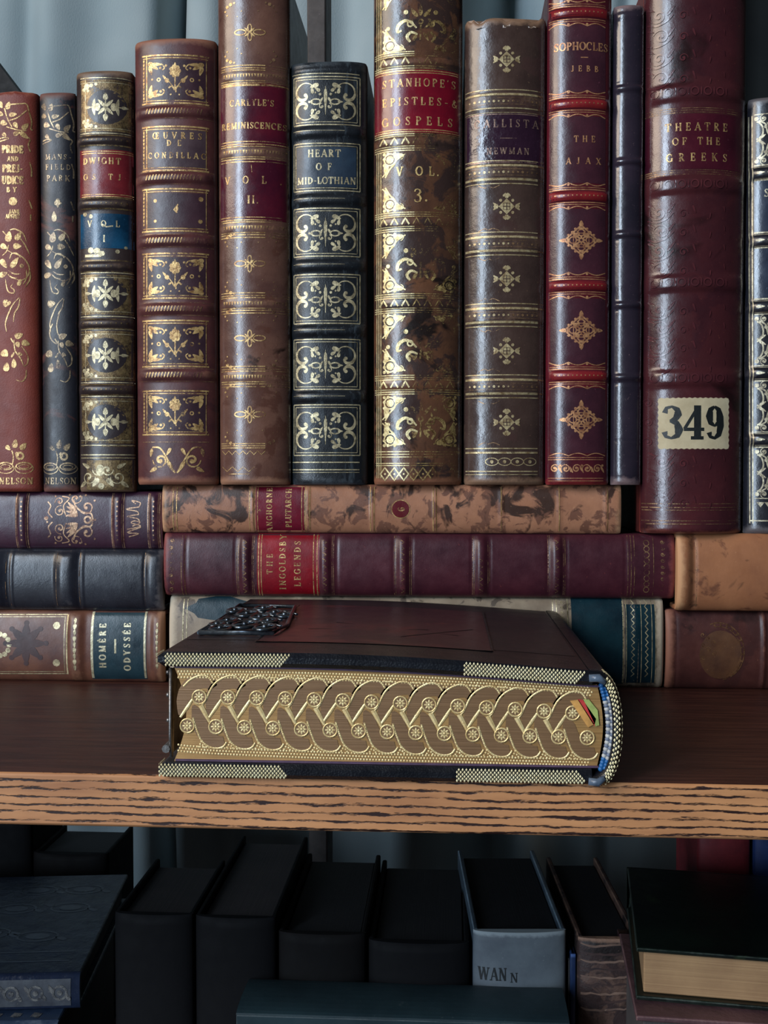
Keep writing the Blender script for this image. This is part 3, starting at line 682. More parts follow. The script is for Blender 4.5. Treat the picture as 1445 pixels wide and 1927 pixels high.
# --- B3
B3 = Book((147.5, 255, 140, 925), leather('black_brown_calf', (58, 46, 44), (42, 33, 34), (112, 88, 70), 0.32, 60), 'dark brown calf book with gilt snowflake stars and red and blue labels', Y=0.0, base=Z_L, depth=0.11, bulge=0.22,
          bands=[(265, 7, 1.3), (384, 8, 1.4), (502, 7, 1.3), (609, 7, 1.3), (733, 8, 1.4)], mats=[G_PALE, gilt('gilt_field', (140, 118, 80), (88, 70, 50), 0.47, ws=120), leather('dark_oval', (52, 44, 46), (38, 32, 36), rough=.32)])
d = B3.d
def flake(d, u, v, k=1.0):
    d.push(u, v, k)
    for a in (45, 135, 225, 315): d.leaf(11 * math.cos(math.radians(a)), 11 * math.sin(math.radians(a)), a, 18, 6)
    for sg in (-1, 1):
        d.leaf(0, sg * 20, 90 * sg, 14, 9); d.line(0, 0, 0, sg * 16, 2.2); d.leaf(sg * 17, 0, 0 if sg > 0 else 180, 15, 14); d.leaf(sg * 22, 7 , 80, 18, 6); d.leaf(sg * 22, -7, -80, 18, 6); d.line(sg * 18, 0, sg * 40, 0, 2); d.leaf(sg * 34, 0, 0, 12, 6)
    d.ring(0, 0, 3, 1.5); d.pop()
for c, t, b in ((203, 150, 250), (553, 516, 594), (669, 622, 718), (794, 748, 836)):
    d.patch(152, t + 2, 253, b - 2, 2, lift=-0.00006); d.oval(201, c, 37, 33, 20, mi=3, lift=-0.00002)
    flake(d, 200, c, 1.0)
    for sg, e in ((-1, t), (1, b)):
        d.line(150, e + sg * 2, 254, e + sg * 2, 1.6); d.line(150, e - sg * 3, 254, e - sg * 3, 3.4, mi=2); d.line(150, e - sg * 7, 254, e - sg * 7, 1.0)
        for su in (-1, 1):
            for x, y, r in ((36, 14, 6), (27, 12, 4), (42, 20, 4), (18, 10, 3), (34, 22, 3)): d.dot(200 + su * x, e - sg * y, r, mi=1 if su < 0 else 2)  # right-hand dots take the duller gilt, painting the spine's shaded side
    d.line(161, t, 161, b, 1.2)
for v0, v1 in ((254, 258), (273, 277), (372, 376), (391, 397), (488, 494), (510, 514), (600, 603), (617, 621), (722, 726), (741, 746), (838, 841), (859, 864)): d.line(150, (v0 + v1) / 2, 254, (v0 + v1) / 2, 2.6, mi=2)
for v in (265, 384, 502, 609, 733):
    for i in range(10): d.dot(158 + i * 9, v, 1.6, mi=2)
d.line(150, 856, 254, 856, 2); d.line(150, 862, 254, 862, 1.4)
d.patch(163, 866, 250, 922, 2, lift=-0.00004)
for sg in (-1, 1):
    d.push(195, 892, sg, 1); d.spiral(8, -8, 12, 0, 1.1, 1, 3); d.spiral(28, 6, 14, 180, 1.2, -1, 2.6); d.leaf(14, 16, 50, 20, 9); d.leaf(34, -16, -30, 18, 7); d.leaf(40, 20, 40, 16, 7); d.pop()
d.oval(190, 885, 8, 11); d.dot(192, 915, 6)
def t4(d):
    for v in (286, 290, 367, 371): d.line(153, v, 252, v, 1.4)
    d.text('DWIGHT', 156, 228, 304, 12, bold=1.1); d.text('OS TJ', 157, 228, 334, 11, bold=1.1)
B3.label(149, 283, 254, 372, leather('rose_label', (132, 42, 46), (100, 28, 36), (150, 84, 84), 0.26, 60, grain=0.1), G_WARM, t4)
def t5(d):
    d.text('VOL', 165, 226, 422, 12); d.text('I', 195, 200, 450, 13); d.stroke([(192, 422), (202, 428), (214, 426)], 2.6)
    for x, y, r in ((172, 472, 6), (184, 474, 7), (194, 478, 5), (222, 474, 4), (236, 466, 3), (160, 404, 4), (172, 408, 4)): d.dot(x, y, r)
    d.line(160, 482, 192, 482, 5)
B3.label(150, 403, 254, 468, leather('blue_label', (30, 84, 118), (12, 44, 66), (60, 110, 140), 0.24, 50, grain=0.1), G_PALE, t5); B3.done()
# --- B4
B4 = Book((257, 411, 82, 907), leather('mulberry_calf', (98, 54, 50), (70, 38, 42), (140, 92, 72), 0.40, 60, blotch=(74, 42, 44), bs=50, bt=.58), 'broad mulberry leather book with gilt flower panels and mostly rubbed title', Y=-0.002, base=Z_M, depth=0.12, bulge=0.20,
          bands=[(212, 9, 1.5), (336, 9, 1.5), (454, 9, 1.5), (582, 9, 1.5), (706, 9, 1.5)], mats=[G_WARM, leather('mulberry_field', (66, 42, 50), (50, 32, 40), rough=0.36), G_FAINT])
d = B4.d
def flower(d, u, v):
    d.push(u, v)
    for i in range(7): a = i * 2 * PI / 7; d.dot(7 * math.cos(a), -16 + 8 * math.sin(a), 4.6, 6)
    d.dot(0, -16, 6); d.leaf(0, -28, -90, 9, 4); d.stroke([(0, -8), (0, 12), (2, 24)], 2.4)
    for sg in (-1, 1):
        d.dot(sg * 15, 2, 4.5); d.leaf(sg * 20, -4, -50 if sg > 0 else -130, 11, 4); d.stroke([(sg * 11, 4), (sg * 5, 12), (0, 20)], 1.6, smooth=True)
        d.stroke([(0, 20), (sg * 6, 12), (sg * 12, 16)], 3, smooth=True); d.ring(sg * 31, 0, 3, 2); d.dot(sg * 27, 22, 2.6); d.dot(sg * 17, -26, 2.4); d.dot(sg * 8, 28, 1.6); d.dot(sg * 28, -22, 2.2); d.dot(sg * 44, -1, 2)
        for sv in (-1, 1):
            d.push(sg * 52, sv * 32, -sg, -sv)
            d.leaf(10, 6, 35, 24, 9); d.leaf(5, 14, 75, 18, 7); d.leaf(18, 3, 5, 20, 6); d.stroke([(14, 5), (26, 3), (32, 10), (28, 14)], 2.2, smooth=True); d.pop()
    d.pop()
for t, b, ty in ((106, 196, 'f'), (240, 322, 't'), (357, 436, 'n'), (478, 562, 'f'), (604, 690, 'f'), (736, 818, 'f')):
    if ty != 't': d.patch(277, t + 8, 387, b - 6, 2, lift=-0.00005)
    for v in (t, b): d.line(266, v, 392, v, 3); d.line(268, v + (5 if v == t else -5), 390, v + (5 if v == t else -5), 1.5)
    d.line(276, t, 276, b, 2); d.line(387, t, 387, b, 1.4)
    for i in range(int((b - t - 12) / 7)): d.leaf(270, t + 10 + i * 7, 90, 6.5, 3.4)
    if ty == 'f': flower(d, 331, (t + b) / 2 + 1)
d.mi = 1
for x, y, r in ((293, 379, 3.5), (378, 375, 4.5), (293, 417, 3), (377, 417, 4)): d.dot(x, y, r)
d.stroke([(337, 386), (329, 396), (335, 402)], 2.6); d.leaf(334, 396, 100, 12, 5)
for c in (212, 336, 454, 582, 706):
    for i in range(18): d.line(276 + i * 6, c + 5, 279 + i * 6, c - 5, 1.6, mi=1 if i < 12 else 3)  # last hatches fainter: shade of the right side put into the gilt
    d.line(262, c - 12, 400, c - 12, .8, mi=3); d.line(262, c + 12, 400, c + 12, .8, mi=3)
d.line(266, 832, 392, 832, 1.2, mi=3)
for sg in (-1, 1):
    d.push(333, 864, sg, 1); d.spiral(30, 2, 15, 0, 1.3, 1, 4); d.leaf(10, 14, 120, 26, 7); d.leaf(14, -14, 60, 16, 6); d.stroke([(2, 26), (14, 4), (30, -20), (46, -22)], 3, smooth=True); d.leaf(44, 20, 30, 16, 7); d.leaf(48, -12, 80, 16, 6); d.pop()
def t6(d):
    d.text('ŒUVRES', 288, 380, 257, 12, bold=1.2); d.text('DE', 315, 343, 271, 11, bold=1.2); d.text('CONDILLAC', 279, 387, 294, 11, bold=1.1)
B4.label(278, 246, 386, 316, leather('slate_label', (84, 66, 70), (62, 46, 52), (110, 90, 84), 0.34, 50, grain=0.1), G_WARM, t6); B4.done()
# --- B5
B5 = Book((412, 547, -34, 910), leather('hazel_calf', (112, 78, 64), (84, 56, 50), (150, 108, 84), 0.27, 40, blotch=(88, 56, 46), bs=60, bt=.55, coat=.3), 'tall hazel calf book with two dark crimson labels marking volume two', Y=-0.002, base=Z_M, depth=0.060, board=leather('dark_hazel_board', (44, 34, 32), (30, 24, 24), (60, 48, 44)), bulge=0.22,  # boards darkened in colour to read as the unlit side
          bands=[(144, 8, .35), (287, 8, .35), (429, 8, .35), (571, 8, .35), (709, 8, .35)], mats=[G_WARM, G_FAINT], p=2.1)
d = B5.d
for c in (144, 287, 429, 571, 709):
    for e in (-19, -14, -10, 10, 14, 19):
        d.line(414, c + e, 500, c + e, 1.8); d.line(500, c + e, 544, c + e, 1.2, mi=2)  # fainter gilt towards the right paints in shade, here and below
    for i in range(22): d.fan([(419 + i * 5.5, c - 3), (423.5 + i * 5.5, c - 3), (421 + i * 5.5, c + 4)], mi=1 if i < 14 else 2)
for v in (835, 839, 843): d.line(414, v, 500, v, 1.6)
d.zig(416, 500, 852, 7, 14, 1.2); d.zig(416, 480, 883, 9, 18, 1.2); d.line(430, 892, 470, 892, 1.6)
for v in (63, 497, 637, 780):
    d.push(471, v); d.arc(-18, 0, 11, 5, 0, 360, 2.4, 14); d.arc(18, 0, 11, 5, 0, 360, 2, 14); d.arc(0, -8, 3.5, 7, 0, 360, 2.2, 12); d.arc(0, 8, 3.5, 8, 0, 360, 2.2, 12)
    for a in (40, 140, 220, 320): d.leaf(7 * math.cos(math.radians(a)), 7 * math.sin(math.radians(a)), a, 12, 3.5)
    for sg in (-1, 1):
        for sv in (-1, 1):
            for x, y, r in ((44, 50, 3), (37, 54, 3.4), (30, 56, 2), (48, 42, 2), (44, 34, 1.5), (16, 40, 1.4), (24, 30, 1.2)): d.dot(sg * x, sv * y, r, mi=1 if sg < 0 else 2)
    d.pop()
def t7(d):
    for v in (161, 273): d.line(414, v, 540, v, 1.8)
    d.text("CARLYLE'S", 432, 516, 195, 12, bold=1.1); d.text('REMINISCENCES', 415, 538, 238, 12, bold=1.25)
WINE = leather('wine_label', (92, 22, 38), (64, 16, 34), (120, 60, 70), 0.22, 50, grain=0.08, coat=0.4)
B5.label(413, 158, 546, 276, WINE, G_WARM, t7)
def t8(d):
    d.text('VOL.', 422, 530, 340, 14, bold=1.0); d.text('II.', 466, 488, 377, 15); d.line(474, 312, 475, 326, 1)
B5.label(413, 301, 546, 416, WINE, G_WARM, t8, label='lower crimson volume label'); B5.done()
# --- B6
BLK = leather('black_morocco', (34, 38, 42), (22, 25, 30), (70, 78, 84), 0.34, 90, streak=(58, 66, 72), grain=0.3, wamt=0.6)
B6 = Book((547.5, 692, 123, 908), BLK, 'black leather book with silvery gilt scroll panels and slate-blue title panel', Y=0.0, base=Z_M, depth=0.13, bulge=0.17,
          bands=[(250, 9, 1.6), (377, 9, 1.6), (500, 9, 1.6), (623, 9, 1.6), (747, 9, 1.6), (133, 4, .6)], mats=[G_PALE, leather('slate_field', (44, 60, 76), (32, 42, 56), rough=0.32, grain=.1)], p=2.6)
d = B6.d
def scroll4(d, u, v):
    d.push(u, v)
    d.leaf(0, -4, 90, 40, 6); d.stroke([(0, -28), (0, 26)], 2.6, taper=True)
    for sg in (-1, 1):
        d.arc(sg * 18, 1, 9, 5, 0, 360, 2.6, 14); d.leaf(sg * 28, 1, 0, 10, 4); d.spiral(sg * 7, 10, 6, -90, .7, sg, 2.2); d.dot(sg * 10, -13, 2.6); d.leaf(sg * 8, -2, 60 * sg, 12, 4)
        for sv in (-1, 1):
            d.push(0, 0, sg, sv)
            d.stroke([(22, 26), (30, 33), (42, 34), (52, 27), (55, 15), (50, 5), (41, 3), (35, 8), (37, 14)], [1.5, 2, 2.4, 3, 4, 6, 6, 4, 3], smooth=True); d.dot(38, 12, 3.6)
            d.leaf(21, 29, -20, 18, 8); d.leaf(15, 22, 35, 12, 6); d.leaf(25, 20, 80, 12, 6); d.dot(19, 16, 1.8); d.pop()
    d.pop()
for t, b in ((146, 236), (271, 360), (393, 483), (517, 609), (639, 733), (762, 857)):
    d.rect(552, t, 677, b, 2.0); d.rect(556, t + 5, 672, b - 5, 1.2)
    if t != 271: scroll4(d, 613, (t + b) / 2 + 1)
d.patch(558, 278, 670, 353, 2, lift=-0.00004)
for t, a, b, c, h in (('HEART', 579, 642, 290, 14), ('OF', 595, 625, 315, 13), ('MID-LOTHIAN', 559, 670, 341, 13)): d.text(t, a, b, c, h, bold=1.1)
for v, w_ in ((140, 1.6), (870, 2), (884, 2), (889, 1)): d.line(549, v, 676, v, w_)
for c in (250, 377, 500, 623, 747): d.line(552, c - 1, 650, c - 1, 0.7)
B6.done()
# --- B7
B7 = Book((703, 870, -34, 908), leather('gilded_calf', (108, 72, 50), (74, 50, 40), (134, 88, 64), 0.26, 50, blotch=(60, 44, 40), bs=80, bt=.50, coat=.3, lump=.4), 'tall richly gilt calf book with red title label, marked volume three, gilding worn away mid-spine', Y=-0.001, base=Z_M, depth=0.12, bulge=0.23,
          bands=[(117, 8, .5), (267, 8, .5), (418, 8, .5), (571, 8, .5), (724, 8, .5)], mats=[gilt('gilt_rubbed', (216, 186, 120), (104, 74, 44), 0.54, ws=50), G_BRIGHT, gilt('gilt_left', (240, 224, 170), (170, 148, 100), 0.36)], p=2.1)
d = B7.d
for c in (117, 267, 418, 571, 724):
    for e in (-17, -13, -9, 10, 14, 18): d.line(704, c + e, 780, c + e, 1.8, mi=3); d.line(780, c + e, 866, c + e, 1.5)  # left gilt painted brighter as the lit side; the rest is also rubbed
    n = 7
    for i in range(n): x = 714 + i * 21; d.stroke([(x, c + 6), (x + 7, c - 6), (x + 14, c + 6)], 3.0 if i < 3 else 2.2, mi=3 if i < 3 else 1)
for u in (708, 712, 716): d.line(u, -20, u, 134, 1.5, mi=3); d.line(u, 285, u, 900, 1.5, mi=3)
def corner(d, su, sv, mi):
    d.mi = mi; d.push(0, 0, su, sv)
    d.dot(16, 16, 8, 10); d.ring(16, 16, 12, 3); d.leaf(34, 9, -8, 22, 10); d.leaf(8, 36, 96, 24, 10); d.stroke([(24, 26), (14, 38), (6, 52)], 3); d.spiral(38, 10, 7, 90, 1, -1, 3); d.stroke([(0, 50), (10, 40), (24, 28), (30, 18), (48, 6)], 2.6, smooth=True)
    for x, y in ((4, 4), (26, 4), (4, 26), (12, 4), (4, 14)): d.dot(x, y, 3.4)
    d.pop()
for t, b in ((-30, 102), (286, 400), (438, 552), (590, 704), (744, 842)):
    for su, mi in ((1, 3), (-1, 1)):
        for sv in (1, -1):
            d.push(719 if su > 0 else 860, t if sv > 0 else b, 0.92); corner(d, su, sv, mi); d.pop()
    d.mi = 1
    c = (t + b) / 2 if t > 0 else 48
    if t == 286: continue
    d.push(792, c)
    for a in (-130, -90, -50): d.leaf(20 * math.cos(math.radians(a)), -6 + 20 * math.sin(math.radians(a)), a, 22, 7)
    d.ring(0, -4, 4, 3); d.stroke([(0, 2), (-1, 30)], 3.4)
    for sg in (-1, 1):
        m_ = 3 if sg < 0 else 1
        d.stroke([(sg * 8, 8), (sg * 18, -2), (sg * 30, -6), (sg * 42, 2), (sg * 44, 14), (sg * 36, 12)], [3, 4, 6, 7, 5, 3], smooth=True, mi=m_); d.ring(sg * 20, 0, 5, 3, mi=m_)
        d.stroke([(sg * 6, 20), (sg * 18, 16), (sg * 26, 24), (sg * 20, 34)], [3, 5, 6, 4], smooth=True, mi=m_); d.leaf(sg * 10, 24, 60 * sg, 18, 6); d.dot(sg * 28, -22, 4.5, mi=m_); d.dot(sg * 62, 6, 4, mi=m_)
        for q in range(5): d.leaf(sg * (12 + 9 * hsh(q, t)), -30 + 60 * hsh(q, b), 360 * hsh(t, q), 9, 4)
    d.pop()
for v in (850, 855, 860, 872, 876): d.line(706, v, 770, v, 1.6, mi=3); d.line(770, v, 866, v, 1.4)
for i in range(8):
    x = 724 + i * 18; m_ = 3 if i < 3 else 1
    d.stroke([(x - 9, 892), (x, 880), (x + 9, 892), (x, 904), (x - 9, 892)], 2.6, mi=m_); d.dot(x, 892, 2, mi=m_)
if True:
    d.mi = 1
    for ch, x in (('V', 752), ('O', 789), ('L', 812), ('.', 824)): d.text(ch, x, x, 324, 17, bold=1.0, mi=2)
    d.text('3', 786, 786, 370, 26, bold=.7, mi=2); d.dot(802, 379, 2.2, mi=2)
def t9(d):
    for v in (136, 140, 246, 250): d.line(706, v, 862, v, 1.6)
    d.text("STANHOPE'S", 718, 858, 158, 15, bold=.95); d.text('EPISTLES-&', 718, 862, 193, 15, bold=.95); d.text('GOSPELS', 718, 852, 230, 16, bold=.95)
B7.label(704, 133, 869, 252, leather('ruby_label', (126, 16, 36), (92, 10, 30), (140, 60, 70), 0.24, 50, grain=0.1, coat=.4), gilt('label_gold', (226, 190, 128), (160, 110, 70), 0.40), t9); B7.done()
# --- B8
B8 = Book((873, 1027, 45, 914), leather('grey_brown_calf', (76, 58, 51), (55, 41, 38), (132, 102, 80), 0.27, 40, blotch=(70, 50, 46), bs=50, bt=.56, coat=.35, lump=.5), 'grey-brown calf book with small gilt diamond ornaments and purple label', Y=-0.001, base=Z_M, depth=0.12, bulge=0.21,
          bands=[(193, 16, .6), (326, 16, .6), (460, 16, .6), (594, 16, .6), (728, 16, .6)], mats=[gilt('gilt_silver', (214, 196, 150), (140, 112, 76), 0.38), G_FAINT], p=2.2, headcap=3)
d = B8.d
for c in (193, 326, 460, 594, 728):
    for e, w_ in ((-22, 1.8), (-13, 4.2), (13, 4.2), (21, 1.8)):
        k = 1 if not (c == 193 and e > 0) else .5
        d.line(876, c + e, 1012, c + e, w_ * k); d.line(1012, c + e, 1024, c + e, w_ * .6, mi=2)  # faint gilt at the right ends is painted shade, dots below likewise
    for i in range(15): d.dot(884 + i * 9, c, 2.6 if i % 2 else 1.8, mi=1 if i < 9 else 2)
    for e in (-6, 6): d.line(878, c + e, 1010, c + e, .8, mi=2)
for v, w_ in ((844, 2), (852, 3.5), (887, 2), (893, 1.2)): d.line(876, v, 1012, v, w_)
for i in range(4):
    x = 925 + i * 24; d.arc(x, 869, 12, 7, 0, 360, 1.6, 16); d.dot(x, 869, 3.4)
def diamond_small(d, u, v):
    d.push(u, v, 1.0)
    d.fan([(0, -15), (15, 0), (0, 15), (-15, 0)])
    for dx, dy in ((0, -1), (1, 0), (0, 1), (-1, 0)):
        d.dot(dx * 20, dy * 20, 5, 6); d.leaf(dx * 22 + dy * 4, dy * 22 + dx * 4, math.degrees(math.atan2(dy, dx)) + 40, 9, 4); d.leaf(dx * 22 - dy * 4, dy * 22 - dx * 4, math.degrees(math.atan2(dy, dx)) - 40, 9, 4)
    for a in (45, 135, 225, 315): d.dot(16 * math.cos(math.radians(a)), 16 * math.sin(math.radians(a)), 3)
    d.line(0, -7, 0, 7, 1.6, mi=0, lift=.00003); d.line(-7, 0, 7, 0, 1.6, mi=0, lift=.00003)
    d.rect(-6, -6, 6, 6, .8, mi=0, lift=.00003); d.pop()
for v in (114, 390, 526, 661, 795): diamond_small(d, 953, v)
for v0, v1 in ((350, 436), (486, 568), (620, 700), (755, 838)):
    for v, sg in ((v0, 1), (v1, -1)): d.stroke([(900, v), (912, v + 5 * sg), (918, v + 2 * sg), (928, v + 5 * sg), (940, v)], 1.6, mi=2, smooth=True)
def t10(d):
    d.text('CALLISTA', 892, 1014, 234, 15, bold=.9, mi=1); d.line(941, 262, 972, 262, 1.2); d.text('NEWMAN', 915, 996, 286, 12, bold=1.1)
    d.line(876, 217, 1012, 217, 1.6); d.line(880, 307, 1010, 307, 1.8)
B8.label(875, 215, 1025, 309, leather('purple_label', (54, 30, 48), (40, 22, 36), (84, 66, 92), 0.20, 40, grain=0.1, coat=.5, lump=1.0), gilt('gilt_dim', (170, 140, 120), (110, 84, 80), 0.45), t10); B8.done()
# --- B9
B9 = Book((1027.5, 1148, -34, 918), leather('red_calf', (96, 28, 38), (70, 24, 34), (150, 48, 48), 0.25, 30, coat=.35, wamt=0.6, lump=.3), 'tall crimson calf book with gilt diamond medallions and raised red bands', Y=-0.004, base=Z_M, depth=0.12, bulge=0.22,
          bands=[(26, 8, 1.4), (197, 8, 1.4), (370, 8, 1.4), (538, 8, 1.4), (707, 8, 1.4)], mats=[gilt('gilt_copper', (214, 160, 112), (150, 96, 70), 0.36), leather('plum_panel', (74, 38, 48), (58, 30, 40), rough=.27, grain=.1, coat=.3, lump=.3), leather('red_band', (150, 42, 44), (112, 26, 34), (180, 90, 70), rough=.3, coat=.3)], p=2.1)
d = B9.d
for t, b in ((48, 175), (220, 346), (394, 517), (562, 686), (730, 853)): d.patch(1036, t, 1140, b, 2, lift=-0.00005)
for c in (26, 197, 370, 538, 707):
    d.patch(1034, c - 8, 1142, c + 8, 3, lift=-0.00005, nv=4)
    for sg in (-1, 1):
        d.line(1034, c + sg * 12, 1140, c + sg * 12, 1.6); d.line(1034, c + sg * 16, 1140, c + sg * 16, 1.1)
        P = []
        for i in range(25): x = 1034 + i * 4.4; P.append((x, c + sg * (25 - 5.5 * abs(math.sin((x - 1034) / 35 * PI)))))
        d.stroke(P, 1.9)
        for q in (1069, 1104): d.dot(q, c + sg * 21.5, 2.4)
    for i in range(12): d.dot(1044 + i * 8, c, 1.4)
def diamond_big(d, u, v):
    d.push(u, v)
    d.stroke([(0, -28), (28, 0), (0, 28), (-28, 0)], 2.6, closed=True); d.rect(-13, -13, 13, 13, 1.4)
    for dx, dy in ((0, -1), (1, 0), (0, 1), (-1, 0)):
        a = math.degrees(math.atan2(dy, dx)); d.leaf(dx * 31, dy * 31, a, 12, 7)
        d.ring(dx * 14, dy * 14, 6, 2.2); d.leaf(dx * 22, dy * 22, a + 90, 12, 4)
        for sg in (-1, 1): d.spiral(dx * 11 + sg * dy * 8, dy * 11 + sg * dx * 8, 6, a, 1.0, sg, 2)
    for a in (45, 135, 225, 315):
        q = math.radians(a); d.dot(20 * math.cos(q), 20 * math.sin(q), 3.4); d.leaf(13 * math.cos(q), 13 * math.sin(q), a, 12, 5)
        for o_ in (-8, 8): d.dot(22 * math.cos(q) - o_ * math.sin(q), 22 * math.sin(q) + o_ * math.cos(q), 2.4)
    for a in range(0, 360, 45): d.leaf(6 * math.cos(math.radians(a)), 6 * math.sin(math.radians(a)), a, 8, 3)
    d.pop()
for v in (453, 622, 790): d.push(1093, v, 1.12, 1.0); diamond_big(d, 0, 0); d.pop()
for t, a, b, c, h in (('SOPHOCLES', 1042, 1145, 89, 15), ('JEBB', 1074, 1126, 131, 11), ('THE', 1079, 1120, 263, 12), ('AJAX', 1064, 1131, 304, 12)): d.text(t, a, b, c, h, bold=1.1 if h > 13 else 1.0)
d.line(1092, 110, 1106, 110, 1.8)
P = [(1034 + i * 4.4, 858 - 5 * abs(math.sin(i * 4.4 / 35 * PI))) for i in range(25)]; d.stroke(P, 1.7)
for v in (861, 865, 900, 905): d.line(1032, v, 1136, v, 1.2)
for i in range(5): d.spiral(1044 + i * 20, 882, 9, 180 * (i % 2), 1.3, 1 if i % 2 else -1, 2.6); d.dot(1054 + i * 20, 876 + 10 * (i % 2), 2.4); d.leaf(1054 + i * 20, 884, 60, 14, 4)
B9.done()
# --- B10
B10 = Book((1150, 1209, 15, 917), leather('black_plum', (54, 44, 56), (38, 34, 44), (130, 108, 108), 0.24, 30, coat=.5, wamt=0.75, lump=.3), 'thin plain blackish-plum leather book with narrow raised bands', Y=-0.003, base=Z_M, depth=0.11, bulge=0.30,
           bands=[(167, 5, 1.1), (304, 5, 1.1), (441, 5, 1.1), (574, 5, 1.1), (710, 5, 1.1), (158, 1.5, -.3), (314, 1.5, -.3), (451, 1.5, -.3), (584, 1.5, -.3), (721, 1.5, -.3), (828, 1.5, -.3), (30, 6, .5), (900, 2, -.3)], p=2.0)
B10.done()
# --- B11
B11 = Book((1207, 1399, -34, 1001), leather('garnet_calf', (80, 36, 40), (58, 27, 33), (124, 66, 54), 0.27, 30, blotch=(70, 32, 36), bs=40, coat=.3, wamt=.6, lump=.3), 'very broad garnet leather book with blind-stamped scrolls and paper number label 349', Y=0.0, base=Z_R, depth=0.14, bulge=0.24,
           bands=[(176, 14, 1.4), (349, 14, 1.4), (533, 14, 1.4), (712, 14, 1.4)], mats=[G_FAINT, leather('garnet_relief', (92, 44, 48), (68, 33, 39), (128, 74, 66), rough=.22, coat=.3)], p=2.0, board=leather('garnet_board', (120, 50, 42), (90, 38, 36)))
d = B11.d; d.lift = 0.00030
for t, b in ((10, 150), (382, 510), (566, 690), (740, 945)):
    n = int((b - t) / 30)
    for i in range(n):
        v = t + 18 + i * (b - t - 20) / max(1, n - 1) if n > 1 else (t + b) / 2
        d.mi = 2
        if 728 < v < 868:
            d.spiral(1222, v, 9, 200, 1.2, 1, 2.4); continue
        if 1220 < v: continue
        d.spiral(1240 + 5 * (i % 2), v, 15, 200, 1.3, 1 if i % 2 else -1, 3.4); d.leaf(1262, v - 8, -50, 22, 5); d.stroke([(1222, v + 12), (1236, v + 18), (1254, v + 12), (1266, v)], 3, smooth=True)
        d.leaf(1228, v - 14, 30, 14, 4); d.spiral(1284, v + 4, 9, 0, 1.1, -1, 2.4); d.leaf(1304, v - 4, 70, 16, 3.5); d.leaf(1334, v + 8, 100, 13, 3); d.leaf(1362, v - 6, 80, 12, 2.5)
for c in (176, 349, 533, 712):
    d.mi = 2
    for i in range(6): d.ring(1232 + i * 24, c, 7, 2.6); d.leaf(1244 + i * 24, c, 90, 16, 3)
d.mi = 1; d.lift = 0.00012
for v in (206, 210, 214, 322, 326, 330): d.line(1214, v, 1270, v, 1.8, mi=1); d.line(1270, v, 1390, v, 1.0)
for v in (948, 955, 960, 980, 986): d.line(1212, v, 1290, v, 1.8); d.line(1290, v, 1388, v, .8)
def t11(d):
    for t, a, b, c, h in (('THEATRE', 1251, 1369, 241, 15), ('OF THE', 1264, 1354, 268, 14), ('GREEKS', 1253, 1368, 298, 15)): d.text(t, a, b, c, h, bold=.95)
B11.label(1209, 217, 1397, 320, leather('garnet_label', (78, 24, 38), (56, 18, 30), (110, 60, 70), 0.20, 40, grain=0.1, coat=.5), G_WARM, t11)
INK = plain('black_ink', (24, 30, 30), (16, 20, 22), 0.5)
def t12(d):
    d.text('349', 1243, 1363, 795, 63, bold=1.0, mi=1)
B11.label(1240, 750, 1371, 844, plain('number_paper', (206, 192, 158), (176, 160, 126), 0.7, 90), INK, t12, name='paper_number_label', edge=1.6, label='cream paper sticker with perforated edge and black 349'); B11.done()
# --- B12
B12 = Book((1401, 1560, 188, 998), leather('black_calf', (40, 40, 48), (28, 28, 34), (90, 84, 86), 0.25, 40, coat=.3), 'black leather book with silvery gilt scrollwork at the right edge, partly out of frame', Y=0.0, base=Z_R, depth=0.12, bulge=0.17,
           bands=[(325, 9, 1.3), (452, 9, 1.3), (577, 9, 1.3), (702, 9, 1.3), (827, 9, 1.3)], mats=[gilt('gilt_platinum', (206, 196, 166), (124, 112, 92), 0.36), leather('slate_label', (52, 62, 82), (36, 42, 58), rough=.22, grain=.1, coat=.5)], board=leather('marbled_edge', (96, 84, 76), (58, 52, 50)))
d = B12.d
for u in (1413, 1418): d.line(u, 215, u, 985, 1.8)
d.line(1543, 215, 1543, 985, 1.5)
for v0, v1 in ((338, 437), (466, 562)):
    d.patch(1421, v0, 1540, v1, 2, lift=-0.00004)
    for v in (v0, v1): d.line(1421, v, 1540, v, 2.2)
for c in (325, 452, 577, 702, 827):
    for e in (-14, -11, 11, 14): d.line(1421, c + e, 1540, c + e, 1.4)
    for i in range(6): d.leaf(1430 + i * 20, c, 0, 16, 5)
for t, b in ((214, 310), (591, 688), (717, 813), (842, 938)):
    d.line(1421, t, 1540, t, 1.8); d.line(1421, b, 1540, b, 1.8)
    c = (t + b) / 2
    for sx in (1, -1):
        d.push(1481, c, sx, 1)
        for sv in (-1, 1):
            d.push(-42, 0, 1, sv)
            d.spiral(-2, 40, 7, 90, 1.2, 1, 2.4); d.spiral(14, 32, 10, 180, 1.4, 1, 2.8); d.spiral(14, 12, 9, 0, 1.3, -1, 2.6); d.arc(-16, 16, 13, 19, -80, 80, 3, 12); d.stroke([(-10, 36), (2, 28), (4, 16), (10, 4), (24, 2)], 2.8, smooth=True); d.dot(2, 24, 3.5); d.spiral(34, 24, 9, 90, 1.2, 1, 2.4)
            d.dot(-14, 40, 4); d.leaf(-4, 6, 30, 14, 5); d.pop()
        d.pop()
for i in range(8): d.fan([(1424 + i * 14, 945), (1438 + i * 14, 945), (1431 + i * 14, 955)])
d.line(1414, 980, 1540, 980, 2.5)
d.text('S', 1442, 1442, 363, 15, bold=1.1)
B12.done()
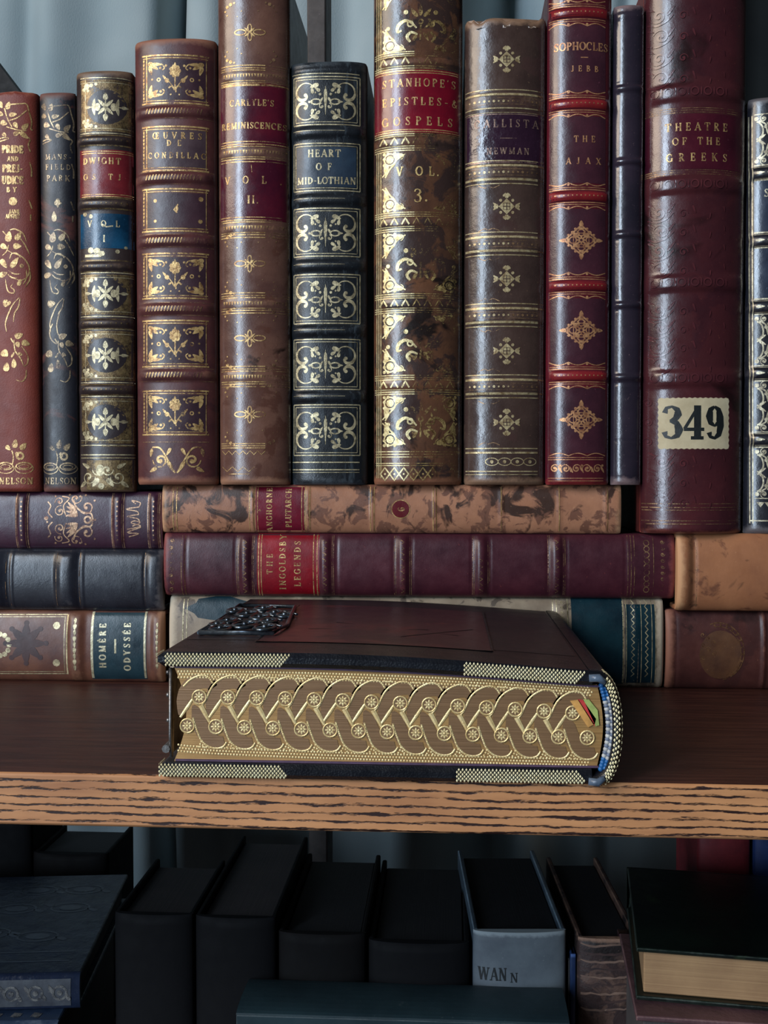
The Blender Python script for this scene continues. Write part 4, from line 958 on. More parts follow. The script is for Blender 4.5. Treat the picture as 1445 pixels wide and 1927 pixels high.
# ================================================================== THE GILT-EDGED BOOK IN FRONT
YF = -0.1525
xl, _ = at(298, 1440, YF); xr, _ = at(1114, 1460, YF); xs = at(1170, 1370, YF)[0]
ztl = at(300, 1227, YF)[1]; ztr = at(1112, 1263, YF)[1]
FB = empty('gilt_edged_book', ((xl + xs) / 2, YF, Z_SHELF))
tag(FB, 'black leather book lying flat in front with braided gauffered gilt page edge, clasp side left', 'book')
ox = (xl + xs) / 2
DEPF = 0.1460
hL, hR = ztl - Z_SHELF, ztr - Z_SHELF
x0, x1 = xl - ox, xr - ox
BT = 0.0046
def fx(x): return (x - x0) / (x1 - x0)
def zt_at(x): return hL + (hR - hL) * fx(x) + 0.0017 * max(0.0, math.sin(PI * fx(x))) ** 1.2
NAVY = leather('blue_black_leather', (22, 25, 32), (14, 16, 22), (70, 76, 86), 0.33, 60, grain=0.5, wamt=.5)
MAR = leather('maroon_panel', (72, 42, 46), (54, 32, 38), (130, 72, 66), 0.36, 22, wamt=.6, blotch=(88, 44, 46), bs=18, bt=.56)
DG = gilt('diaper_gold', (255, 246, 200), (240, 222, 168), 0.0, metal=.0, rough=.4)
def board_mesh(top):
    mb = MB(); NX = 80; NY = 30; prof = [(0.0012, 0), (0.0, 0.0014), (0.0, BT - 0.0014), (0.0012, BT)]
    rows = [(y, z) for y, z in prof] + [(0.002 + (DEPF - 0.004) * j / NY, BT) for j in range(1, NY)] + [(DEPF - .0012, BT), (DEPF, BT - .0012), (DEPF, 0.0012), (DEPF - .0012, 0)]
    xe = x1 if True else x1
    def P(x, y, z):
        if top: return (x, y, zt_at(x) - BT + z)
        return (x, y, z)
    vs_ = []; wr = []
    R = 0.0016
    for i in range(NX + 1):
        x = x0 + (xe - x0) * i / NX
        for y, z in rows:
            q = 0.0
            if i == 0: q = 0.0012
            zz = z if i else max(0.0012, min(BT - 0.0012, z)); vs_.append(P(x + 0, y, zz)); wr.append(0.6 if i == 0 or z in (0, BT) and y < .002 else 0)
    nr = len(rows); fs = []
    for i in range(NX):
        for j in range(nr):
            a = i * nr + j; b = i * nr + (j + 1) % nr; fs.append((a, a + nr, b + nr, b))
    mb.add(vs_, fs, 0, False, wr)
    mb.add([vs_[j] for j in range(nr)], [tuple(range(nr))], 0, False); k = NX * nr; mb.add([vs_[k + j] for j in range(nr)], [tuple(reversed(range(nr)))], 0, False)
    return mb, P
def front_fn(u, v, lift):
    x, z = at(u, v, YF); return (x - ox, -lift, z - Z_SHELF)
def diaper(mb, ua, ub, top):
    # knurled lozenges on the front edge of a board
    pw = 0.00115; xa = at(ua, 1300 if top else 1450, YF)[0] - ox; xb = at(ub, 1300 if top else 1450, YF)[0] - ox
    n = int((xb - xa) / pw)
    for r in range(6):
        for i in range(n):
            x = xa + (i + 0.5 * (r % 2)) * pw; z = 0.00062 + r * 0.00067
            if x > xb - (5 - r if top else r) * 0.0006: continue
            zb = (zt_at(x) - BT if top else 0) + z
            w_, h_ = 0.00034, 0.00052
            y = 0.0 if 0.0012 < z < BT - .0012 else 0.0003
            mb.add([(x, y - 0.00022, zb), (x - w_, y - .00005, zb), (x, y - .00005, zb + h_), (x + w_, y - .00005, zb), (x, y - .00005, zb - h_)], [(0, 2, 1), (0, 3, 2), (0, 4, 3), (0, 1, 4)], 1, False)
for top in (True, False):
    mb, P = board_mesh(top)
    diaper(mb, 312 if top else 300, 549 if top else 545, top); diaper(mb, 874 if top else 860, 1104, top)
    # knurling round the fore-edge corner
    for r in range(5):
        for i in range(6):
            y = 0.0012 + i * .00125; z = .0007 + r * .0008; zb = (zt_at(x0) - BT if top else 0) + z
            mb.add([(x0 - .0002, y, zb), (x0 - .00003, y - .0004, zb), (x0 - .00003, y, zb + .0005), (x0 - .00003, y + .0004, zb), (x0 - .00003, y, zb - .0005)], [(0, 1, 2), (0, 2, 3), (0, 3, 4), (0, 4, 1)], 1, False)
    if top:
        def top_fn(u, v, lift):   # u: 0..1 along width, v: depth in metres
            x = x0 + (x1 - x0) * u; return (x, v, zt_at(x) + lift)
        # maroon inner panel, sunk frame lines and scratches
        def quad(ua, ub, va, vb, mi, lift):
            vs_ = []; N = 24
            for i in range(N + 1):
                for vv in (va, vb): vs_.append(top_fn(ua + (ub - ua) * i / N, vv, lift))
            mb.add(vs_, [(2 * i, 2 * i + 2, 2 * i + 3, 2 * i + 1) for i in range(N)], mi, False)
        quad(0.02, 0.985, 0.026, DEPF - .004, 2, 0.00008)
        quad(0.20, 0.78, 0.022, DEPF - .024, 3, 0.00025)
        for (ua, va, ub, vb) in ((.20, .022, .20, DEPF - .024), (.78, .022, .78, DEPF - .024), (.20, .022, .78, .022), (.30, .052, .62, .060), (.36, .07, .70, .05), (.55, .04, .74, .068)):
            p_ = top_fn(ua, va, .0004); q_ = top_fn(ub, vb, .0004); dx, dy = q_[0] - p_[0], q_[1] - p_[1]; L = math.hypot(dx, dy); nx, ny = -dy / L * .0004, dx / L * .0004
            mb.add([(p_[0] + nx, p_[1] + ny, p_[2]), (p_[0] - nx, p_[1] - ny, p_[2]), (q_[0] - nx, q_[1] - ny, q_[2]), (q_[0] + nx, q_[1] + ny, q_[2])], [(0, 1, 2, 3)], 0, False)
    o_ = mb.build('cover_board', [NAVY, DG, leather('brown_black_cover', (44, 34, 38), (30, 26, 32), (84, 66, 64), 0.42, 30, wamt=.5), MAR], FB)
    o_['label'] = 'upper black leather cover board with knurled gold corners' if top else 'lower black leather cover board with knurled gold corners'
# page block with gauffered edge
PG = pages('gilded_leaf_edges', (196, 154, 96), (158, 118, 72), 2, 0.42); PG.node_tree.nodes['Principled BSDF'].inputs['Metallic'].default_value = 0.35
RIB = pages('darker_gilt_ribbon', (150, 116, 82), (124, 94, 66), 2, 0.45); RIB.node_tree.nodes['Principled BSDF'].inputs['Metallic'].default_value = 0.30
LGT = gilt('burnished_gilt', (255, 232, 172), (226, 192, 128), 0.0, metal=.25, rough=.34)
YP = 0.0028
def pf(u, v, lift):
    x, z = at(u, v, YF + YP); return (x - ox, YP - lift, z - Z_SHELF)
mb = MB(); N = 40; vs_ = []; M = 14
pxl = at(330, 1340, YF + YP)[0] - ox; pxr = at(1126, 1370, YF + YP)[0] - ox
for j in range(M + 1):
    t = j / M; bow = 0.0036 * math.sin(PI * t)
    for i in range(N + 1):
        s_ = i / N; xx = pxl - 0.0005 + bow * 1.1 + (pxr + 0.0015 * math.sin(PI * t) - pxl - bow) * s_
        zb = BT * 0.98; ztp = zt_at(xx) - BT * .98
        vs_.append((xx, YP, zb + (ztp - zb) * t))
k = len(vs_)
fr = [(j * (N + 1) + i, j * (N + 1) + i + 1, (j + 1) * (N + 1) + i + 1, (j + 1) * (N + 1) + i) for j in range(M) for i in range(N)]
mb.add(vs_, fr, 0, False)
mb.add([(x, DEPF - .004, z) for x, y, z in vs_], [tuple(reversed(f)) for f in fr], 0, False)
ring = [i for i in range(N + 1)] + [j * (N + 1) + N for j in range(1, M + 1)] + [M * (N + 1) + i for i in range(N - 1, -1, -1)] + [j * (N + 1) for j in range(M - 1, 0, -1)]
n = len(ring)
for a in range(n): b = (a + 1) % n; mb.f.append([ring[a], k + ring[a], k + ring[b], ring[b]]); mb.m.append(0); mb.sm.append(False)
g = Deco(mb, pf, 2, lift=0.00008); g.step = 3
def offs(pts, w):
    # smooth centre line and its two borders
    Q = []
    for i in range(len(pts) - 1):
        p0 = pts[max(0, i - 1)]; p1 = pts[i]; p2 = pts[i + 1]; p3 = pts[min(len(pts) - 1, i + 2)]
        for j in range(5):
            t = j / 5; Q.append(tuple(0.5 * (2 * p1[a] + (p2[a] - p0[a]) * t + (2 * p0[a] - 5 * p1[a] + 4 * p2[a] - p3[a]) * t * t + (3 * p1[a] - p0[a] - 3 * p2[a] + p3[a]) * t ** 3) for a in (0, 1)))
    Q.append(pts[-1]); A = []; B = []; W = []
    for i, q in enumerate(Q):
        a = Q[max(0, i - 1)]; b = Q[min(len(Q) - 1, i + 1)]; dx, dy = b[0] - a[0], b[1] - a[1]; L = math.hypot(dx, dy); t = i / (len(Q) - 1)
        ww = w * min(1, 0.15 + 3.2 * t); W.append(2 * ww)
        A.append((q[0] - dy / L * ww, q[1] + dx / L * ww)); B.append((q[0] + dy / L * ww, q[1] - dx / L * ww))
    return Q, W, A, B
def beaded(P, w, lift):
    g.stroke(P, w, lift=lift)
    acc = 0
    for i in range(1, len(P)):
        acc += math.hypot(P[i][0] - P[i - 1][0], P[i][1] - P[i - 1][1])
        if acc > 4.2: g.dot(P[i][0], P[i][1], 1.7, 5, lift=lift + .00004, dome=.00018); acc = 0
def lerp(a, b, t): return a + (b - a) * t
tops = [(375.5 + 54.0 * i, 1311.5 + 30 * (i / 13.0) ** 1.5) for i in range(14)]
bots = [(353.0 + 53.7 * i, lerp(1365.5, 1388, i / 14.0)) for i in range(15)]
def sm(pts):
    Q = []
    for i in range(len(pts) - 1):
        p0 = pts[max(0, i - 1)]; p1 = pts[i]; p2 = pts[i + 1]; p3 = pts[min(len(pts) - 1, i + 2)]
        for j in range(5):
            t = j / 5; Q.append(tuple(0.5 * (2 * p1[a] + (p2[a] - p0[a]) * t + (2 * p0[a] - 5 * p1[a] + 4 * p2[a] - p3[a]) * t * t + (3 * p1[a] - p0[a] - 3 * p2[a] + p3[a]) * t ** 3) for a in (0, 1)))
    return Q + [pts[-1]]
def border(P, w=3.4):
    P = sm(P); g.stroke(P, w, lift=.00008, ridge=.00016); acc = 0
    for i in range(1, len(P)):
        acc += math.hypot(P[i][0] - P[i - 1][0], P[i][1] - P[i - 1][1])
        if acc > 3.6: g.dot(P[i][0], P[i][1], 1.9, 5, lift=.00016, dome=.00018); acc = 0
TB = [(26, -17), (17, -27), (1, -29), (-15, -23), (-26, -7), (-33, 10), (-38, 34)]; TW = [18, 24, 27, 29, 29, 21, 3]
TO = [(-51, 16), (-44, 8), (-39, -2), (-30, -20), (-18, -32), (-1, -40), (12, -40), (20, -34), (25, -26)]
BB = [(-43, -40), (-35, -22), (-29, -1), (-17, 18), (0, 29), (15, 27)]; BW = [5, 24, 29, 29, 26, 18]
BO = [(-43, -17), (-41, -8), (-35, 9), (-28, 25), (-15, 37), (0, 41), (13, 38), (20, 29)]
for i, (u, v) in enumerate(tops):
    g.stroke([(u + x, v + y) for x, y in TB], TW, mi=1, lift=.00002, smooth=True)
    border([(u + x, v + y) for x, y in (TO if i else TO[3:])])
    g.stroke([(u - 13, v + 4), (u - 23, v + 19), (u - 36, v + 38)], [4, 6, 4], lift=.00010, ridge=.0001)
    if i < 13:
        g.stroke([(u + 2, v + 15), (u + 10, v + 30), (u + 19, v + 47)], [9, 8, 5], lift=.00010, ridge=.0002)
for i, (u, v) in enumerate(bots):
    if i == 0: continue
    g.stroke([(u + x, v + y) for x, y in BB], BW, mi=1, lift=.00005, smooth=True); border([(u + x, v + y) for x, y in BO])
for i, (u, v) in enumerate(tops + bots):
    g.ring(u, v, 13, 3.2, lift=.0002, ridge=.0002); g.dot(u, v, 11.6, 14, mi=1, lift=.00018)
    for a in range(8): q = a * PI / 4; g.leaf(u + 6.5 * math.cos(q), v + 6.5 * math.sin(q), a * 45, 7, 3.4, lift=.00024, dome=.0001)
    g.dot(u, v, 2.8, 6, lift=.00026, dome=.0003)
for i in range(14):   # small bead clusters in the spandrels
    u, v = tops[i]
    for x, y in ((27, -33), (33, -33), (30, -38), (24, -39), (36, -39)): g.dot(u + x, v + y, 2.1, 6, dome=.0002)
    u, v = bots[i]
    for x, y in ((24, 35), (29, 37), (26, 30), (21, 40), (32, 41)): g.dot(u + x, v + y, 2.1, 6, dome=.0002)
for r in range(3):
    nn = 133
    for i in range(nn):
        t = (i + .5 * (r % 2)) / nn
        g.dot(lerp(336, 1112, t), 1263.5 + 30 * t ** 1.9 + r * 5.6, 2.25, 6, dome=.00022)
        g.dot(lerp(336, 1110, t), 1412.5 + 28 * t ** .65 - r * 5.6, 2.15, 6, dome=.00022)
# faint painted sunset colours near the spine
for pts, mi in (([(1072, 1318), (1088, 1316), (1118, 1362), (1106, 1368)], 3), ([(1086, 1315), (1096, 1316), (1121, 1352), (1118, 1366)], 4), ([(1097, 1315), (1108, 1316), (1124, 1336), (1127, 1364), (1120, 1366)], 5)):
    g.fan(pts, mi=mi, lift=.0005)
mb.build('page_block', [PG, RIB, LGT, plain('edge_orange', (240, 178, 96)), plain('edge_red', (220, 66, 62)), plain('edge_green', (196, 216, 120))], FB)
# endleaves seen as thin purple lines
m = MB(); N = 30
for z0f in (0, 1):
    vs_ = []
    for i in range(N + 1):
        x = pxl + (pxr - pxl) * i / N; z = BT + .0001 if not z0f else zt_at(x) - BT - .0007
        vs_ += [(x, YP - .0006, z), (x, YP - .0006, z + .0006), (x, YP + .1, z + .0006), (x, YP + .1, z)]
    m.add(vs_, [(4 * i + a, 4 * i + (a + 1) % 4, 4 * i + 4 + (a + 1) % 4, 4 * i + 4 + a) for i in range(N) for a in range(4)] + [(3, 2, 1, 0), (4 * N, 4 * N + 1, 4 * N + 2, 4 * N + 3)], 0, False)
m.build('endleaves', plain('plum_endpaper', (96, 72, 96), (70, 50, 74)), FB)
# rounded spine on the right, with knurled end
m = MB(); NS = 22; NYs = 60; xsr = xs - ox; bw = xsr - x1; zc_ = hR / 2; hh = hR / 2 + 0.0003
vs_ = []
def sp(a, y, off=0.0):
    q = math.cos(a); x = x1 - 0.001 + (bw + .001 + off) * max(0, q) ** 0.62; z = zc_ + (hh + off) * math.sin(a)
    return (x, y, max(0.0002 + off * 0, z))
for j in range(NYs + 1):
    y = -0.0012 + (DEPF + .001) * j / NYs; rr = 0.0009 * (1 if j == 0 else 0)
    for i in range(NS + 1): vs_.append(sp(-PI / 2 + PI * i / NS, y, -rr))
k = len(vs_)
for j in range(NYs + 1):
    y = -0.0012 + (DEPF + .001) * j / NYs
    for i in range(NS + 1):
        p_ = sp(-PI / 2 + PI * i / NS, y, -0.0030 if j else -.0022); vs_.append((p_[0], p_[1], min(max(p_[2], .002), hR - .002)))
fs = [(j * (NS + 1) + i, j * (NS + 1) + i + 1, (j + 1) * (NS + 1) + i + 1, (j + 1) * (NS + 1) + i) for j in range(NYs) for i in range(NS)]
fs += [tuple(k + q for q in reversed(f)) for f in fs]
for i in range(NS): fs.append((i, k + i, k + i + 1, i + 1)); a = NYs * (NS + 1); fs.append((a + i, a + i + 1, k + a + i + 1, k + a + i))
m.add(vs_, fs, 0, True)
for j in range(0, 7):      # knurled band round the spine tail
    for i in range(24):
        a = -1.35 + 2.7 * (i + .5 * (j % 2)) / 24; y = -0.0009 + j * .0010; c = sp(a, y, .00028)
        e = [sp(a + .030, y, .00006), sp(a, y + .0006, .00006), sp(a - .030, y, .00006), sp(a, y - .0006, .00006)]
        m.add([c] + e, [(0, 1, 2), (0, 2, 3), (0, 3, 4), (0, 4, 1)], 1, False)
for j in range(0, 3):      # and on its end face
    for i in range(24):
        a = -1.25 + 2.5 * (i + .5 * (j % 2)) / 24; p_ = sp(a, 0, -.0008 - j * .0007); w_ = .0004
        if p_[0] < x1 + .0035 - 0: continue
        m.add([(p_[0], -.0016, p_[2]), (p_[0] - w_, -.0013, p_[2]), (p_[0], -.0013, p_[2] + .0006), (p_[0] + w_, -.0013, p_[2]), (p_[0], -.0013, p_[2] - .0006)], [(0, 2, 1), (0, 3, 2), (0, 4, 3), (0, 1, 4)], 1, False)
m.build('spine', [NAVY, DG], FB)
m = MB()   # hinge caps and woven headband
def tube(m, pts, r, mi, n=8):
    base = len(m.v)
    for i, p_ in enumerate(pts):
        a = Vector(pts[max(0, i - 1)]); b = Vector(pts[min(len(pts) - 1, i + 1)]); t = (b - a).normalized(); s_ = t.cross(Vector((0, 1, 0.01))).normalized(); u_ = t.cross(s_)
        rr = r[i] if isinstance(r, list) else r
        for q in range(n):
            c = Vector(p_) + s_ * rr * math.cos(2 * PI * q / n) + u_ * rr * math.sin(2 * PI * q / n); m.v.append(tuple(c)); m.wear.append(0)
    for i in range(len(pts) - 1):
        for q in range(n): m.f.append([base + i * n + q, base + i * n + (q + 1) % n, base + (i + 1) * n + (q + 1) % n, base + (i + 1) * n + q]); m.m.append(mi); m.sm.append(True)
    m.f.append([base + q for q in reversed(range(n))]); m.m.append(mi); m.sm.append(False)
    e = base + (len(pts) - 1) * n; m.f.append([e + q for q in range(n)]); m.m.append(mi); m.sm.append(False)
def ball(m, c, r, mi, n=8):
    vs_ = [(c[0], c[1], c[2] + r)]; 
    for j in range(1, 5):
        for i in range(n): a = PI * j / 5; b = 2 * PI * i / n; vs_.append((c[0] + r * math.sin(a) * math.cos(b), c[1] + r * math.sin(a) * math.sin(b), c[2] + r * math.cos(a)))
    vs_.append((c[0], c[1], c[2] - r)); fs = [(0, 1 + i, 1 + (i + 1) % n) for i in range(n)]
    for j in range(3): fs += [(1 + j * n + i, 1 + (j + 1) * n + i, 1 + (j + 1) * n + (i + 1) % n, 1 + j * n + (i + 1) % n) for i in range(n)]
    fs += [(len(vs_) - 1, 1 + 3 * n + (i + 1) % n, 1 + 3 * n + i) for i in range(n)]
    m.add(vs_, fs, mi, True)
zlo, zhi = BT - .001, hR - BT + .001
for i in range(26):
    t = i / 25; z = zlo + .001 + (zhi - zlo - .002) * t; x = pxr + 0.0006 + 0.0022 * math.sin(PI * t)
    ball(m, (x, YP - .0012, z), .00085, 0 if (t < .16 or t > .80) else (1 if i % 2 else 2), 6)
    ball(m, (x + .0012, YP - .0016, z + .0004), .0008, 0 if (t < .1 or t > .85) else (2 if i % 2 else 1), 6)
m.build('headband', [plain('blue_silk', (40, 112, 178), (26, 74, 124), .4), plain('grey_blue_silk', (120, 132, 152), (84, 92, 110), .5), plain('white_silk', (214, 214, 208), (160, 160, 160), .5)], FB)
m = MB()
HC = leather('grey_blue_cap', (112, 128, 146), (66, 80, 98), (150, 160, 170), .3)
for z, d_ in ((hR - .0022, 1), (.0016, -1)):
    m = MB(); tube(m, [(x1 - .0012, -.0010, z + d_ * 0.0002), (x1 + .0016, -.0014, z + .0004 * d_), (x1 + .0036, -.0014, z - .0010 * d_)], [.0012, .0013, .0009], 0); m.build('hinge_cap', HC, FB)

# clasp: metal plate with pins on the fore-edge
STEEL = plain('aged_silver', (150, 146, 142), (92, 88, 88), .35, 300, .8)
m = MB(); xc_ = at(320, 1330, YF + .004)[0] - ox
tube(m, [(xc_ + .0004, .004, BT + .001), (xc_, .004, BT + .008), (xc_ + .0003, .004, hL - BT - .001)], .0006, 0)
m.rbox(xc_ - .0001, xc_ + .0009, .0045, .024, BT + .002, hL - BT - .0015, .0003, wear=0)
for zz in (BT + .0035, BT + .0125, BT + .0205, hL - BT - .0025): ball(m, (xc_ - .0006, .0042, zz), .0008, 0)
tube(m, [(xc_ - .0012, .003, BT + .0036), (xc_ - .0012, .012, BT + .0036)], .0013, 0)
m.build('clasp', STEEL, FB)
# pierced metal corner piece on the cover
m = MB()
rnd = random.Random(7)
def cpt(a, b): a = a * .85 - .007; b = .034 + (b - .028) * 1.7; x = x0 + a; return (x, b, zt_at(x) + .0012)
def ringp(cx, cy, r, w_):
    tube(m, [cpt(cx + r * math.cos(q * PI / 5), cy + r * math.sin(q * PI / 5)) for q in range(11)], w_, 0, 6)
for (cx, cy, r) in ((.020, .034, .0042), (.028, .040, .005), (.018, .046, .0038), (.030, .052, .004), (.022, .058, .0045), (.036, .046, .0035), (.038, .036, .0042), (.034, .060, .0035), (.014, .064, .0035), (.026, .068, .004), (.016, .040, .003), (.040, .056, .0035)):
    ringp(cx, cy, r, .0007); x, y, z = cpt(cx, cy); ball(m, (x, y, z + .0002), .0011, 0)
    tube(m, [cpt(cx - r, cy - r * .5), cpt(cx + r * .7, cy + r), cpt(cx + r * 1.5, cy + r * .4)], .0005, 0, 6)
tube(m, [cpt(.014, .028), cpt(.044, .028), cpt(.046, .040), cpt(.040, .072), cpt(.012, .074), cpt(.014, .028)], .0008, 0, 6)
m.build('pierced_corner_mount', plain('blackened_silver', (120, 132, 142), (60, 66, 76), .28, 300, .85), FB)
# ================================================================== BOOKS ON THE LOWER SHELF
def low_board_book(name, label, x0, x1, y0, y1, z0, z1, cov, pg, rot=0, bt=.0025, spine='front', deco=None, group=None, cat='book', piv=None):
    """closed book lying flat: spine 'front' (towards viewer) or leaves at the front with spine 'back'"""
    px = x0 if piv is None else piv
    r = empty(name, (px, y0, z0), (0, 0, rot)); tag(r, label, cat, group)
    W_, Dp, Hh = x1 - x0, y1 - y0, z1 - z0; o0 = x0 - px
    for zz in (0, Hh - bt):
        m = MB(); m.rbox(o0, o0 + W_, 0, Dp, zz, zz + bt, .0007)
        if deco and zz > 0: deco(m, o0, W_, Dp, Hh)
        m.build('cover_board', cov if isinstance(cov, list) else [cov], r)
    q = .003
    m = MB(); ya, yb = (0.0015, Dp - q) if spine == 'front' else (q, Dp - .0015)
    m.rbox(o0 + q, o0 + W_ - q, ya, yb, bt + .0001, Hh - bt - .0001, .0006, wear=0); m.build('page_block', pg, r)
    m = MB(); N = 12; vs_ = []
    ys, sg = (0, -1) if spine == 'front' else (Dp, 1)
    for i in range(N + 1):
        a = -PI / 2 + PI * i / N
        for xx in (o0, o0 + W_): vs_.append((xx, ys + sg * .16 * Hh * max(0, math.cos(a)) ** .6 - sg * 0, Hh / 2 + (Hh / 2) * math.sin(a)))
    fs = [(2 * i, 2 * i + 1, 2 * i + 3, 2 * i + 2) for i in range(N)]; fs += [tuple(2 * i for i in range(N, -1, -1)), tuple(2 * i + 1 for i in range(N + 1))]
    m.add(vs_, fs, 0, True, [.4] * len(vs_)); m.build('spine', cov if isinstance(cov, list) else [cov], r)
    return r
def low_upright(label, uL, uR, vT, cov, pg, depth, Y=0.0, rot=0, spine_deco=None, mats=(), board=None, capped=False):
    zT = at((uL + uR) / 2, vT, Y)[1]; xa = at(uL, vT, Y)[0]; xb = at(uR, vT, Y)[0]
    r = empty('book', ((xa + xb) / 2, Y, Z_LOW), (0, 0, rot)); tag(r, label, 'book'); W_ = xb - xa - .0004; H = zT - Z_LOW; T = .0024
    for sg in (-1, 1):
        m = MB(); a, b = sorted((sg * W_ / 2, sg * (W_ / 2 - T))); m.rbox(a, b, .0001, depth, 0, H, .0007); m.build('cover_board', board or cov, r)
    m = MB(); m.rbox(-W_ / 2 + T, W_ / 2 - T, .001, depth - .004, .003, H - .003, .0008, wear=0); m.build('page_block', pg, r)
    m = MB(); NU = 20; NT = 60; b_ = .14 * W_; vs_ = []; wr = []
    for j in range(NT + 1):
        for i in range(NU + 1):
            a = -PI / 2 + PI * i / NU; x = W_ / 2 * math.sin(a); t = H * j / NT; vs_.append((x, -b_ * max(0, math.cos(a)) ** .9 * (1 - .3 * (j in (0, NT))), t)); wr.append(1.0 if j in (0, NT) else .3 if j in (1, NT - 1) else 0)
    fs = [(j * (NU + 1) + i, j * (NU + 1) + i + 1, (j + 1) * (NU + 1) + i + 1, (j + 1) * (NU + 1) + i) for j in range(NT) for i in range(NU)]
    m.add(vs_, fs, 0, True, wr); k = NT * (NU + 1)
    # cap closes over the leaves' head at the spine
    m.add([vs_[k + i] for i in range(NU + 1)], [tuple(range(NU + 1))], 0, False, [1] * (NU + 1)); m.add([vs_[i] for i in range(NU + 1)], [tuple(range(NU, -1, -1))], 0, False, [1] * (NU + 1))
    if spine_deco:
        def fn(u, v, lift):
            x, z = at(u, v, Y - b_ * .7); x -= (xa + xb) / 2; x = max(-.49 * W_, min(.49 * W_, x)); return (x, -b_ * max(0, math.cos(math.asin(2 * x / W_))) ** .9 - lift, z - Z_LOW)
        spine_deco(Deco(m, fn))
    m.build('spine', [cov] + list(mats), r)
    return r
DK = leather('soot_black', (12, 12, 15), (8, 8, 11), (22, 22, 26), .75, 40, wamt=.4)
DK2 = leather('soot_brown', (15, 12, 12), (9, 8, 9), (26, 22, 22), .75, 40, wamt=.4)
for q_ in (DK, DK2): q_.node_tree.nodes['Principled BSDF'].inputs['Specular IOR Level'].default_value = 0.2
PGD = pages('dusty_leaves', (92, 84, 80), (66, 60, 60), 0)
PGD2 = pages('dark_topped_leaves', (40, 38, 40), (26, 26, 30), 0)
NVY = leather('dark_navy_cover', (30, 40, 62), (18, 26, 44), (70, 84, 100), .38, 60, wamt=.7, lump=1.5)
SILV = gilt('tarnished_silver', (150, 148, 144), (84, 84, 88), .45)
# left stack
zt1 = at(60, 1826, 0)[1]; zb1 = at(60, 1892, 0)[1]
xr1 = at(152, 1850, 0)[0]
def nd(m, o0, W_, Dp, Hh):
    def fn(u, v, lift): return (o0 + W_ - u, v, Hh + lift)
    d = Deco(m, fn, 1, lift=.0001); d.step = .003
    for cx, cy in ((.022, .075), (.05, .075), (.03, .04), (.055, .045), (.02, .10), (.045, .1)):
        d.push(cx, cy, .001, .001); d.oval(0, 0, 6, 3.4); d.arc(0, 0, 10, 6, 0, 360, 1.2, 18); d.leaf(12, 4, 30, 7, 3); d.leaf(-12, -3, 30, 7, 3); d.pop()
    for yy in (.012, .022): d.line(.008, yy, .1, yy, .0012)
r = low_board_book('book', 'dark navy book with tooled cover and silvery spine, top of the lower left stack', xr1 - .19, xr1, 0.0, .122, zb1, zt1, [NVY, leather('navy_relief', (54, 62, 80), (36, 44, 60), (96, 100, 110), .32)], PGD, rot=math.radians(7), deco=nd, piv=xr1)
ss = MB()
def fnS(u, v, lift):
    Hh = zt1 - zb1; q = max(-.98, min(.98, (v - Hh / 2) / (Hh / 2))); a = math.asin(q); return (-u, -.16 * Hh * math.cos(a) ** .6 - lift, v)
dS = Deco(ss, fnS, 0, lift=.0002); dS.step = .002
dS.patch(.004, .002, .062, zt1 - zb1 - .002, 0, nu=20, nv=8)
for i in range(5):
    dS.push(.009 + i * .011, (zt1 - zb1) / 2, .00022, .00022); dS.mi = 1; dS.ring(0, 0, 14, 5, lift=.0002); dS.leaf(18, 8, 60, 22, 8, lift=.0002); dS.leaf(-16, -8, 60, 20, 8, lift=.0002); dS.dot(0, 0, 6, lift=.0002); dS.pop()
ss.build('silvered_spine_panel', [leather('grey_silver_panel', (88, 92, 98), (60, 62, 70), (140, 138, 132), .4, 120), SILV], r)
zt2 = zb1 - .0002
low_board_book('book', 'thick dark navy volume beneath, bottom of the lower left stack', xr1 - .19, xr1 - .006, -.012, .112, Z_LOW, zt2, [leather('blue_navy_cover', (48, 66, 92), (28, 42, 64), (110, 120, 132), .36, 80), SILV], PGD, rot=math.radians(5), piv=xr1 - .006,
   deco=lambda m, o0, W_, Dp, Hh: [m.add([(o0 + W_ - .01 - i * .009, .002, Hh + .0002), (o0 + W_ - .014 - i * .009, .003, Hh + .0002), (o0 + W_ - .013 - i * .009, .007, Hh + .0002), (o0 + W_ - .009 - i * .009, .006, Hh + .0002)], [(0, 1, 2, 3)], 1, False) for i in range(10)])
# dark books standing behind the left stack
def behind(label, uL, uR, vT, Y, dep, cov, name='book'):
    return low_upright(label, uL, uR, vT, cov, PGD2, dep, Y=Y)
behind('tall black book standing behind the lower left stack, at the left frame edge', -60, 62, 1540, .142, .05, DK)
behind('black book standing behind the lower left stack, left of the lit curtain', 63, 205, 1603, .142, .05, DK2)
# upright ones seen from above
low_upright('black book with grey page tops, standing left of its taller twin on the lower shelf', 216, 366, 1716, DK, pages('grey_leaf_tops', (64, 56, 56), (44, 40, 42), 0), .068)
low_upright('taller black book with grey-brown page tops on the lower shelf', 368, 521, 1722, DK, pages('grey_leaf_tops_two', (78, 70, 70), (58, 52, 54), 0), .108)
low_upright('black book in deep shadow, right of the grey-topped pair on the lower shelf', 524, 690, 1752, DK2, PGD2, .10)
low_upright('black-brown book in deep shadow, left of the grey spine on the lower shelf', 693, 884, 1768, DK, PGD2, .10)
def gsp(d):
    d.text('WAN', 898, 952, 1830, 24, bold=.8, mi=1); d.text('N', 955, 975, 1836, 18, bold=.8, mi=1)
GREY = leather('grey_cloth', (118, 128, 134), (86, 94, 102), (150, 160, 164), .6, 30)
low_upright('book with pale grey cloth spine and black page tops on the lower shelf', 889, 1066, 1748, GREY, pages('black_leaf_tops', (30, 30, 34), (20, 20, 24), 0), .102, rot=math.radians(3.5), spine_deco=gsp, mats=[plain('black_letters', (34, 38, 40))], board=leather('blue_grey_board', (88, 104, 116), (60, 74, 88)))
